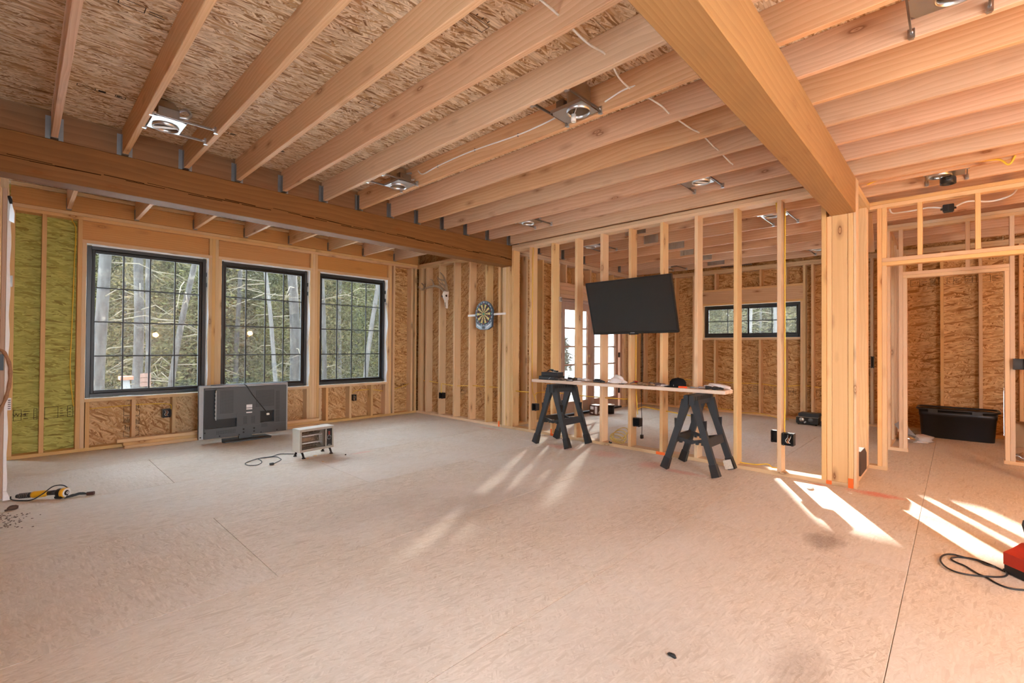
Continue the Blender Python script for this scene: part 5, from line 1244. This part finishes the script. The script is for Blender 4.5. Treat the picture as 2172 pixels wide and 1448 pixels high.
# ------------------------------------------------------------------ dartboard on its white rail
o = lum(None, 'mounting_rail', 5.088, 5.0985, 4.975, 5.842, 1.725, 1.757, M['white'], .001); tag(o, 'white rail across the studs behind the dartboard', 'rail')
t = thing('dartboard', 'electronic dartboard with yellow and black segments in a blue grey case', 'dartboard', (5.085, 5.436, 1.752))
DM = T(5.086, 5.436, 1.752) @ Matrix(((0, 0, -1, 0), (-1, 0, 0, 0), (0, 1, 0, 0), (0, 0, 0, 1)))   # local x right, y up, z towards the room
def dq(nm, b, mat, par=t): return obj(nm, b.mesh(nm), mat, par, DM.copy())
DB = plain('dartboard_blue', (0.055, 0.085, 0.125), 0.45); DL = plain('dartboard_light_blue', (0.30, 0.38, 0.46), 0.4)
pts = [(.203 * math.cos(R(a)), .207 * math.sin(R(a))) for a in range(-20, 201, 10)] + [(-.19, -.10), (-.185, -.205), (-.09, -.25), (.09, -.25), (.185, -.205), (.19, -.10)]
b = MB(); b.prism(pts, -.012, .018); dq('case', b, DB)
b = MB(); b.prism([(-.183, -.13), (-.12, -.165), (-.06, -.187), (.06, -.187), (.12, -.165), (.183, -.13), (.176, -.20), (.088, -.243), (-.088, -.243), (-.176, -.20)], .018, .023); lp = dq('lower_panel', b, DL)
b = MB(); b.box(-.032, .032, -.235, -.195, .023, .0245); dq('display', b, M['black'], lp)
b = MB()
for sx in (-1, 1):
    for k in range(3): b.bar((sx * (.07 + .03 * k), -.212 + .016 * k, .0235), (sx * (.092 + .03 * k), -.201 + .016 * k, .0235), .012, .002, (0, 0, 1))
dq('buttons', b, M['tape'], lp)
b = MB(); b.lathe([(.001, .0225), (.160, .0225), (.166, .019), (.166, .017)], 60); dq('playing_face', b, M['black'])
YS = plain('dart_yellow', (0.74, 0.60, 0.22), 0.6); KS = plain('dart_black', (0.03, 0.028, 0.02), 0.6); RS = plain('dart_red', (0.5, 0.05, 0.04), .6); GS = plain('dart_green', (0.05, 0.35, 0.18), .6)
def ringseg(r0, r1, a0, a1, z0, z1, n=3):
    p = [(r1 * math.cos(a0 + (a1 - a0) * i / n), r1 * math.sin(a0 + (a1 - a0) * i / n)) for i in range(n + 1)] + [(r0 * math.cos(a1 - (a1 - a0) * i / n), r0 * math.sin(a1 - (a1 - a0) * i / n)) for i in range(n + 1)]
    return p
for k in range(20):
    a0 = R(-9 + 18 * k) + .02; a1 = R(9 + 18 * k) - .02; mt = YS if k % 2 == 0 else KS
    for r0, r1 in ((.020, .088), (.098, .150)):
        b = MB(); b.prism(ringseg(r0, r1, a0, a1, 0, 0), .0226, .0255); dq('segment', b, mt)
    for r0, r1 in ((.0895, .0965), (.1515, .158)):
        b = MB(); b.prism(ringseg(r0, r1, a0, a1, 0, 0), .0226, .0252); dq('multiplier_segment', b, GS if k % 2 == 0 else RS)
b = MB(); b.lathe([(.017, .0226), (.017, .0258), (.001, .0262)], 16); dq('bull', b, GS)
for k, s in enumerate((6, 13, 4, 18, 1, 20, 5, 12, 9, 14, 11, 8, 16, 7, 19, 3, 17, 2, 15, 10)):
    a = R(18 * k); me = text_mesh(str(s), .028, .0004); obj('number', me, M['tape'], t, DM @ T(.182 * math.cos(a), .184 * math.sin(a), .0186))

# ------------------------------------------------------------------ deer skull with antlers
t = thing('deer_skull', 'pale deer skull with branching antlers mounted on a stud', 'skull', (5.09, 6.34, 2.03))
bone = plain('bone', (0.72, 0.66, 0.58), 0.6, 0, .3, .1, 30); ant = plain('antler', (0.30, 0.22, 0.15), 0.55, 0, .3, .3, 25)
b = MB()
prof = [(2.185, .045, .05, 5.03), (2.15, .068, .055, 5.02), (2.11, .072, .05, 5.01), (2.07, .056, .043, 5.015), (2.02, .040, .034, 5.025), (1.96, .031, .027, 5.035), (1.905, .026, .022, 5.042), (1.885, .015, .012, 5.045)]
rings = []
for z, hw, dp, xc in prof:
    rings.append([b.bm.verts.new((xc - dp * math.cos(a) * .9, 6.34 + hw * math.sin(a) * (1 - .15 * abs(math.cos(a))), z)) for a in [2 * math.pi * k / 16 for k in range(16)]])
for A_, B_ in zip(rings, rings[1:]):
    for k in range(16): b.bm.faces.new((A_[k], A_[(k + 1) % 16], B_[(k + 1) % 16], B_[k])).smooth = True
b.bm.faces.new(rings[0]); b.bm.faces.new(rings[-1][::-1]); obj('skull', b.mesh('skull'), bone, t, Matrix.Identity(4))
for sy in (-1, 1):
    b = MB(); b.blob((4.99, 6.34 + sy * .055, 2.095), .022, .014, .02, .05, 2, 3); obj('eye_socket', b.mesh('eye'), M['ink'], t, Matrix.Identity(4))
    b = MB(); b.taper((5.0, 6.34 + sy * .072, 2.12), (5.03, 6.34 + sy * .05, 2.03), .016, .02, .012, .014, (1, 0, 0)); obj('cheek_bone', b.mesh('cheek'), bone, t, Matrix.Identity(4))
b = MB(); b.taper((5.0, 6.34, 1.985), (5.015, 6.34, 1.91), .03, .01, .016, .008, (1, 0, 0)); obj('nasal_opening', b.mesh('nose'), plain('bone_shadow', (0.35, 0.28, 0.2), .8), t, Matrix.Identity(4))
def antler(pts, r0, tines, nm='antler'):
    b = MB(); P = smooth([Vector(p) for p in pts], 7); n = len(P); b.tube(P, [r0 * (1 - .75 * i / n) for i in range(n)], 10)
    for f, end, bend in tines:
        s = P[int(f * (n - 1))]; e = Vector(end); mid = s.lerp(e, .5) + Vector(bend); b.tube(smooth([s, mid, e], 6), [r0 * .62 * (1 - .85 * i / 12) for i in range(13)], 8)
    obj(nm, b.mesh(nm), ant, t, Matrix.Identity(4))
antler([(5.02, 6.375, 2.18), (4.98, 6.42, 2.235), (4.93, 6.53, 2.275), (4.88, 6.66, 2.255), (4.84, 6.74, 2.22), (4.82, 6.79, 2.215)], .027,
       [(.10, (4.90, 6.40, 2.30), (-.01, 0, .02)), (.45, (4.90, 6.64, 2.40), (-.01, -.03, .03)), (.70, (4.82, 6.78, 2.335), (-.02, 0, .03)), (.88, (4.76, 6.80, 2.28), (-.02, 0, .01)), (.80, (4.80, 6.60, 2.31), (-.02, 0, .01))])
antler([(5.02, 6.305, 2.18), (4.98, 6.27, 2.215), (4.93, 6.215, 2.26), (4.88, 6.185, 2.33), (4.85, 6.20, 2.41), (4.83, 6.255, 2.47)], .027,
       [(.10, (4.90, 6.30, 2.28), (-.01, 0, .02)), (.38, (4.86, 6.38, 2.40), (-.01, .02, -.03)), (.62, (4.82, 6.33, 2.42), (-.02, .01, -.02)), (.30, (4.84, 6.24, 2.34), (-.03, 0, .0))])

# ------------------------------------------------------------------ oscillating tool and cords on the floor at the left
t = thing('power_tool', 'yellow and black corded grinder lying on the floor at the left', 'power tool', (.10, 5.32, 0)); I4 = Matrix.Identity(4)
TY = plain('tool_yellow', (0.80, 0.42, 0.02), 0.4)
a0 = Vector((.23, 5.245, .045)); a1 = Vector((-.02, 5.40, .03)); ax = (a1 - a0).normalized()
def wq(nm, b, mat, par=t, mw=I4): return obj(nm, b.mesh(nm), mat, par, mw)
b = MB(); b.tube([a0 + ax * .02, a0 + ax * .07], [.020, .018], 12); wq('neck', b, M['black'])
b = MB(); b.tube([a0 + ax * .07, a0 + ax * .09, a0 + ax * .16, a0 + ax * .175], [.018, .026, .027, .022], 14); wq('motor_body', b, TY)
b = MB(); b.tube([a0 + ax * .175, a0 + ax * .19, a0 + ax * .25, a0 + ax * .275], [.022, .021, .020, .014], 12); hd = wq('rear_grip', b, M['black'])
b = MB()
for k in range(6): b.tube([a0 + ax * (.195 + .011 * k), a0 + ax * (.199 + .011 * k)], [.0222, .0222], 12)
wq('grip_ribs', b, M['steel_dk'], hd)
hm = T(.246, 5.222, .042) @ Matrix.Rotation(R(45), 4, 'Z') @ Matrix.Rotation(R(90), 4, 'X')
b = MB(); b.lathe([(.001, -.03), (.030, -.03), (.034, -.02), (.034, .03), (.028, .036)], 22, hm, False, True); b.box(-.032, .032, -.040, -.018, -.028, .030, .006, hm); wq('gear_head', b, M['black'])
b = MB(); b.lathe([(.0345, .008), (.0385, .010), (.0385, .036), (.0345, .038)], 24, hm); wq('guard_ring', b, TY)
b = MB(); b.lathe([(.034, .038), (.034, .042), (.024, .042), (.020, .040)], 24, hm); wq('flange', b, M['white'])
b = MB(); b.lathe([(.022, .039), (.015, .046), (.001, .046)], 18, hm, True); wq('disc', b, M['muntin']); b = MB(); b.lathe([(.010, .045), (.010, .050), (.006, .050), (.005, .047)], 14, hm); wq('nut', b, M['white'])
cpt = [(-.035, 5.41, .03), (-.035, 5.43, .01), (-.02, 5.39, .006), (.02, 5.33, .006), (.08, 5.27, .012), (.14, 5.25, .05), (.20, 5.30, .085), (.26, 5.28, .085), (.29, 5.22, .05), (.27, 5.19, .008)]
b = MB(); b.tube(smooth(cpt, 7), .0045, 6); wq('power_cord', b, M['black'])
t = thing('cord_bundle', 'folded bundle of dark cord with its plug beside the yellow tool', 'cord', (.34, 5.17, 0))
for k in range(5):
    dy = .012 * k; b = MB(); b.tube(smooth([(.26 + .006 * k, 5.17 - dy * .3, .006 + .004 * k), (.31, 5.165 + dy * .4, .012 + .006 * (k % 3)), (.37 - .004 * k, 5.17 + dy * .3, .014 + .006 * ((k + 1) % 3)), (.40, 5.165, .010)], 6), .0045, 6); wq('strand', b, M['saw'], t)
b = MB(); b.bar((.395, 5.165, .014), (.435, 5.14, .016), .026, .026, (0, 0, 1), .006); wq('plug', b, plain('brown_plug', (0.06, 0.025, 0.02), 0.5), t)

# ------------------------------------------------------------------ red tool at the right edge with its cord
t = thing('floor_vacuum', 'red and black corded power tool cut off by the right edge', 'power tool', (3.78, -.33, 0))
RM = plain('tool_red', (0.48, 0.028, 0.015), 0.28); VM = T(3.80, -.345, 0) @ Matrix.Rotation(R(-45), 4, 'Z')
def vq(nm, b, mat, par=t): return obj(nm, b.mesh(nm), mat, par, VM.copy())
b = MB(); b.box(-.12, .22, -.09, .10, .004, .062, .014); vq('base', b, M['black'])
b = MB(); b.prism([(-.125, .05), (-.125, .115), (-.075, .135), (-.02, .165), (.20, .185), (.23, .05)], -.095, .10, Matrix(((1, 0, 0, 0), (0, 0, 1, 0), (0, 1, 0, 0), (0, 0, 0, 1)))); vq('red_shell', b, RM)
b = MB(); b.box(-.128, -.07, -.098, -.02, .052, .088, .006); vq('intake', b, M['black'])
b = MB(); b.prism([(-.03, .16), (-.065, .28), (-.058, .305), (.22, .34), (.22, .25), (.04, .245), (.015, .165)], -.06, .06, Matrix(((1, 0, 0, 0), (0, 0, 1, 0), (0, 1, 0, 0), (0, 0, 0, 1)))); vq('handle_block', b, M['saw'])
b = MB(); b.prism([(-.045, .295), (-.04, .318), (.21, .352), (.21, .335)], -.05, .05, Matrix(((1, 0, 0, 0), (0, 0, 1, 0), (0, 1, 0, 0), (0, 0, 0, 1)))); vq('red_top', b, RM)
b = MB(); b.prism([(-.032, .175), (-.047, .25), (-.038, .25), (-.018, .175)], -.035, .035, Matrix(((1, 0, 0, 0), (0, 0, 1, 0), (0, 1, 0, 0), (0, 0, 0, 1)))); vq('pale_inset', b, plain('pink_inset', (0.6, 0.3, 0.22), .5))
t = thing('tool_cord', 'black cord looped on the floor in front of the red tool', 'cord', tuple(floorp(2080, 1225)))
cp_ = [(2150, 1217), (2132, 1214), (2120, 1208), (2105, 1201), (2085, 1193), (2060, 1186), (2035, 1183), (2022, 1184), (2018, 1188), (2030, 1195), (2045, 1201), (2060, 1210), (2075, 1219), (2092, 1226), (2110, 1237), (2130, 1246), (2150, 1251), (2180, 1254)]
b = MB(); b.tube(smooth([floorp(u, v) for u, v in cp_], 6), .0048, 7); wq('flex', b, M['black'], t)
cp_ = [(2134, 1215), (2136, 1222), (2130, 1226), (2112, 1227), (2088, 1225.5), (2060, 1223), (2030, 1217), (2008, 1207), (1996, 1195), (1996, 1185), (2006, 1179), (2022, 1179), (2045, 1185), (2070, 1191), (2092, 1201), (2112, 1205)]
b = MB(); b.tube(smooth([floorp(u, v) + Vector((0, 0, .004)) for u, v in cp_], 6), .0048, 7); wq('flex', b, M['black'], t)
b = MB(); p0, p1 = floorp(2128, 1213), floorp(2152, 1217); p0.z = p1.z = .012; b.tube([p0.lerp(p1, k / 10) for k in range(11)], [.008 + .002 * (k % 2) for k in range(11)], 8); wq('strain_relief', b, M['muntin'], t)

# ------------------------------------------------------------------ tote, debris and boxes beyond the hall
t = thing('storage_tote', 'big dark navy storage tote without lid by the far wall', 'tote', (9.0, 0, 0), 0)
TN = plain('navy_tote', (0.010, 0.013, 0.019), 0.38)
x0, x1, y0, y1 = 8.80, 9.22, -.40, .40
def rrect(x0, x1, y0, y1, r, n=5):
    p = []
    for cx_, cy_, a in ((x1 - r, y1 - r, 0), (x0 + r, y1 - r, 90), (x0 + r, y0 + r, 180), (x1 - r, y0 + r, 270)):
        for k in range(n + 1): p.append((cx_ + r * math.cos(R(a + 90 * k / n)), cy_ + r * math.sin(R(a + 90 * k / n))))
    return p
def shell(levels):
    b = MB(); rings = [[b.bm.verts.new((x, y, z)) for x, y in rrect(*rc, .07)] for rc, z in levels]
    for A_, B_ in zip(rings, rings[1:]):
        n = len(A_)
        for k in range(n): b.bm.faces.new((A_[k], A_[(k + 1) % n], B_[(k + 1) % n], B_[k])).smooth = True
    b.bm.faces.new(rings[0][::-1]); b.bm.faces.new(rings[-1]); return b
def ins(d): return (x0 + d, x1 - d, y0 + d, y1 - d)
wq('body', shell([(ins(.035), .002), (ins(.032), .01), (ins(.014), .30), (ins(.008), .302), (ins(.004), .385), (ins(.016), .385), (ins(.045), .03)]), TN, t)
wq('rim', shell([(ins(.004), .386), (ins(-.012), .388), (ins(-.014), .412), (ins(-.004), .42), (ins(.014), .42), (ins(.018), .389)][:5] + [(ins(.018), .389)]), TN, t) if False else None
b = MB(); rr = rrect(x0 - .012, x1 + .012, y0 - .012, y1 + .012, .08); b.tube([(x, y, .402) for x, y in rr], .014, 8, True); wq('rim', b, TN, t)
for y in (.24, -.20):
    b = MB(); b.box(x0 - .035, x0 - .008, y - .05, y + .05, .355, .405, .006); wq('lid_latch', b, M['saw'], t)
t = thing('debris_pile', 'heap of plastic, foil and dark scraps on the floor left of the navy tote', 'debris', (8.5, .50, 0))
foil = metal('crumpled_foil', (0.75, 0.75, 0.78), 0.2)
for k, (x, y, z, a, mt, sz) in enumerate([(8.35, .47, .05, .12, M['black'], (.13, .10, .05)), (8.30, .33, .05, .3, plain('clear_wrap', (0.62, 0.58, 0.54), .25, 0, .7), (.09, .11, .05)), (8.45, .36, .10, .25, foil, (.03, .12, .03)), (8.18, .49, .05, .2, foil, (.09, .10, .05)), (8.2, .42, .02, .1, M['tape'], (.05, .16, .012)), (8.46, .49, .03, .2, TVG, (.12, .09, .03))]):
    b = MB(); b.blob((x, y, sz[2] + .001), *sz, a, 2, k + 50, .001); wq('scrap', b, mt, t)
b = MB(); b.bar((8.20, .40, .02), (8.26, .585, .24), .10, .006, (1, 0, 0)); wq('grey_board', b, plain('grey_board', (0.30, 0.28, 0.26), .7), t)
CB = plain('cardboard', (0.42, 0.27, 0.15), .85, 0, .1, .1, 20)
t = thing('cardboard_box', 'brown cardboard box half hidden at the right edge by the second doorway', 'box', (8.87, -.72, 0)); b = MB(); b.box(8.76, 9.05, -.92, -.53, 0, .30, .002); wq('carton', b, CB, t)
b = MB(); b.bar((8.80, -.70, .302), (8.72, -.62, .40), .30, .003, (0, 1, 0)); wq('flap', b, CB, t); b = MB(); b.box(8.7595, 8.76, -.76, -.70, .02, .28); wq('tape', b, M['tape'], t)
t = thing('foil_scrap', 'crumpled silvery scrap on the floor at the right edge behind the doorway stud', 'debris', (7.55, -.50, 0)); b = MB(); b.blob((7.62, -.53, .05), .05, .06, .05, .3, 2, 71, .001); wq('foil', b, foil, t)
t = thing('cardboard_box', 'small dark brown box set inside the stub wall beside the column', 'box', (5.72, .69, .04)); BX = plain('dark_brown_box', (0.085, 0.05, 0.035), .7)
b = MB(); b.prism([(5.46, .04), (5.86, .04), (5.86, .20), (5.72, .27), (5.46, .27)], .655, .745, Matrix(((1, 0, 0, 0), (0, 0, 1, 0), (0, 1, 0, 0), (0, 0, 0, 1)))); wq('body', b, BX, t)
# radio case in the back room, battery cartons by the doors
t = thing('boombox', 'black portable radio case with round silver dial on the far floor', 'radio', (8.86, 1.75, 0))
x0, x1, y0, y1 = 8.76, 8.98, 1.60, 1.905
b = MB(); b.box(x0, x1, y0, y1, .022, .125, .008); wq('body', b, M['black'], t); b = MB(); b.box(x0 + .008, x1 - .008, y0 - .04 + .03, y1 - .03, .131, .19, .012); wq('upper_case', b, M['saw'], t)
b = MB(); b.box(x0 - .006, x1, y0 - .004, y1 + .004, .125, .131); wq('pale_seam', b, plain('khaki_strip', (0.30, 0.26, 0.20), .6), t)
for y, mt, r in ((1.825, M['steel'], .030), (1.70, TVG, .030)):
    b = MB(); b.lathe([(r, 0), (r, .008), (r * .6, .012), (.001, .013)], 20, T(x0, y, .085) @ Matrix.Rotation(R(-90), 4, 'Y')); b.lathe([(r + .004, 0), (r + .006, .005), (r, .006)], 20, T(x0, y, .085) @ Matrix.Rotation(R(-90), 4, 'Y')); wq('dial', b, mt, t)
for y in (1.875, 1.63):
    for x in (x0 + .03, x1 - .03): b = MB(); b.tube([(x, y, 0), (x, y, .024)], .012, 10); wq('foot', b, M['muntin'], t)
b = MB(); b.bar((x0 - .001, 1.79, .035), (x0 - .001, 1.765, .058), .001, .02); wq('warning_label', b, TVS, t)
t = thing('radio_charger', 'small black charger box right of the portable radio', 'charger', (8.85, 1.50, 0)); b = MB(); b.box(8.78, 8.93, 1.42, 1.575, .001, .085, .012); wq('body', b, M['black'], t); b = MB(); b.box(8.776, 8.78, 1.44, 1.53, .035, .06); wq('display', b, TVG, t); b = MB(); b.box(8.80, 8.92, 1.44, 1.56, .085, .115, .01); wq('top', b, M['muntin'], t)
t = thing('battery_carton', 'printed dark carton on the floor before the french doors', 'box', (7.32, 4.80, 0)); BR_ = plain('carton_brown', (0.10, 0.05, 0.04), .5)
b = MB(); b.box(7.21, 7.40, 4.70, 4.88, .001, .18, .002); cb = wq('carton', b, BR_, t)
b = MB(); b.box(7.2085, 7.21, 4.715, 4.765, .02, .16); b.box(7.2085, 7.21, 4.79, 4.86, .10, .155); b.box(7.2085, 7.21, 4.80, 4.85, .03, .05); wq('printed_panel', b, M['tape'], t)
b = MB()
for k in range(4): b.box(7.22 + .03 * k, 7.24 + .03 * k, 4.6988, 4.70, .03, .06 + .02 * k)
wq('printed_marks', b, M['tape'], t)
t = thing('paint_pail', 'dark round pail with a pale lid behind a stud near the french doors', 'pail', (7.58, 4.68, 0)); b = MB(); b.lathe([(.075, .001), (.082, .15), (.086, .152), (.086, .162)], 24, T(7.60, 4.69, 0), True); wq('body', b, M['black'], t); b = MB(); b.lathe([(.086, .162), (.084, .172), (.001, .172)], 24, T(7.60, 4.69, 0)); wq('lid', b, M['tape'], t)
t = thing('door_sensor', 'small white sensor above the left door jamb', 'sensor', (6.44, 4.96, 2.06)); b = MB(); b.box(6.40, 6.47, 4.955, 4.989, 2.02, 2.10, .008); wq('housing', b, M['tape'], t); b = MB(); b.prism([(6.415, 4.955), (6.46, 4.955), (6.44, 4.93)], 2.03, 2.085); wq('lens', b, TVS, t)
# ------------------------------------------------------------------ things on the entry side
t = thing('putty_knife', 'putty knife with black handle hung high by the left door frame', 'putty knife', (-.055, 5.44, 2.4))
b = MB(); b.tube([(-.073, 5.43, 2.405), (-.064, 5.43, 2.375), (-.060, 5.43, 2.345)], [.009, .011, .008], 10); wq('handle', b, M['black'], t); b = MB(); b.prism([(-.064, 2.345), (-.055, 2.347), (-.040, 2.27), (-.042, 2.195), (-.070, 2.21), (-.068, 2.30)], 5.428, 5.431, Matrix(((1, 0, 0, 0), (0, 0, 1, 0), (0, 1, 0, 0), (0, 0, 0, 1)))); wq('blade', b, M['steel'], t)
t = thing('branch_handle', 'curved peeled branch used as a door pull, at the left edge', 'door handle', (-.09, 5.36, .95))
bz = smooth([(-.108, 5.36, 1.185), (-.085, 5.34, 1.175), (-.058, 5.33, 1.10), (-.048, 5.33, 1.02), (-.052, 5.33, .92), (-.068, 5.335, .82), (-.092, 5.345, .74), (-.112, 5.36, .66)], 6)
b = MB(); b.tube(bz, [.011 + .0015 * math.sin(i * 1.1) for i in range(len(bz))], 10); wq('branch', b, wood('peeled_branch', (0.40, 0.20, 0.09), (0.26, 0.11, 0.045), var=.05), t)
b = MB(); b.box(-.1055, -.084, 5.354, 5.36, 1.03, 1.155, .001); wq('lock_plate', b, M['black'], t)
t = thing('paper_label', 'small white printed label on the corner stud at the left', 'label', (-.066, 7.288, .6)); b = MB(); b.box(-.083, -.055, 7.286, 7.2885, .53, .66); wq('paper', b, M['tape'], t); b = MB()
for k in range(5): b.box(-.079, -.059, 7.2852, 7.286, .545 + .022 * k, .552 + .022 * k)
wq('printed_lines', b, M['ink'], t)
# ------------------------------------------------------------------ scraps on the floor
for i, (u, v, sx, sz, lb) in enumerate([(26, 1081, .03, .03, 'reddish wood chip near the yellow tool at the left'), (13, 1084, .015, .012, 'smallest reddish chip at the left edge'), (669, 967, .022, .012, 'pale shaving under the middle of the cream heater'), (652, 973, .022, .012, 'tan wood shaving by the front left heater foot'),
                                   (685, 979, .016, .006, 'flat tan sliver in the heater shadow'), (733, 965, .01, .012, 'dark crumb right of the cream heater'), (1425, 1392, .018, .012, 'dark crumb alone on the near floor'), (1718, 1036, .04, .014, 'torn white scrap in the sunlight left of the column foot'), (1803, 1046, .02, .004, 'white sliver in front of the column foot')]):
    p = floorp(u, v); b = MB(); b.blob((0, 0, sz * .5), sx, sx * .55, sz * .6, .3, 2, i + 80, 0.0003); o = obj('wood_scrap', b.mesh('scrap'), (BX, BX, M['stud_pale'], M['stud'], M['stud'], M['muntin'], M['muntin'], M['tape'], M['tape'])[i], None, T(p.x, p.y, 0) @ Matrix.Rotation(i * 1.3, 4, 'Z')); tag(o, lb, 'scrap')
b = MB(); rnd = random.Random(12)
for i in range(70):
    u, v = rnd.uniform(0, 90) * rnd.uniform(.3, 1), rnd.uniform(1088, 1120); p = floorp(u, v); s = rnd.uniform(.002, .006); b.box(p.x - s, p.x + s, p.y - s * .7, p.y + s * .7, .0004, .003)
o = obj('sawdust_crumbs', b.mesh('crumbs'), BX, None); tag(o, 'reddish crumbs scattered on the floor at the left edge', 'crumbs', None, 'stuff')
OL = plain('outdoor_orange', (0.14, 0.028, 0.008), .6); OGy = plain('ladder_grey', (0.07, 0.075, 0.078), .5)
# ------------------------------------------------------------------ seen outside through the left window
t = thing('stepladder', 'grey folding stepladder outside the left window', 'ladder', (1.2, 10.5, GZ))
for xa, xb in ((1.10, 1.27), (1.42, 1.30)):
    for dy in (-.15, .2): b = MB(); b.bar((xa, 10.5 + dy, GZ + .02), (xb, 10.5 + dy * .4, .62), .05, .025, (0, 1, 0)); wq('rail', b, OGy, t)
for k in range(4): b = MB(); z = GZ + .25 + .3 * k; f = (z - GZ) / (.62 - GZ); x = 1.10 + .17 * f; b.box(x - .03, x + .03, 10.36 + .1 * f, 10.69 - .1 * f, z, z + .025); wq('step', b, OGy, t)
b = MB(); b.box(1.19, 1.37, 10.38, 10.62, .62, .68, .006); wq('orange_top', b, OL, t)
t = thing('trail_sign', 'pinkish wooden sign board on a post outside the left window', 'sign', (1.52, 10.3, GZ)); SG = plain('weathered_sign', (0.075, 0.045, 0.036), .8, 0, .1, .2, 20)
for k in range(3): b = MB(); b.box(1.45, 1.60, 10.29, 10.31, .50 + .078 * k, .572 + .078 * k, .003); wq('board', b, SG, t)
b = MB(); b.box(1.51, 1.55, 10.31, 10.35, GZ, .74); wq('post', b, M['bark'], t)
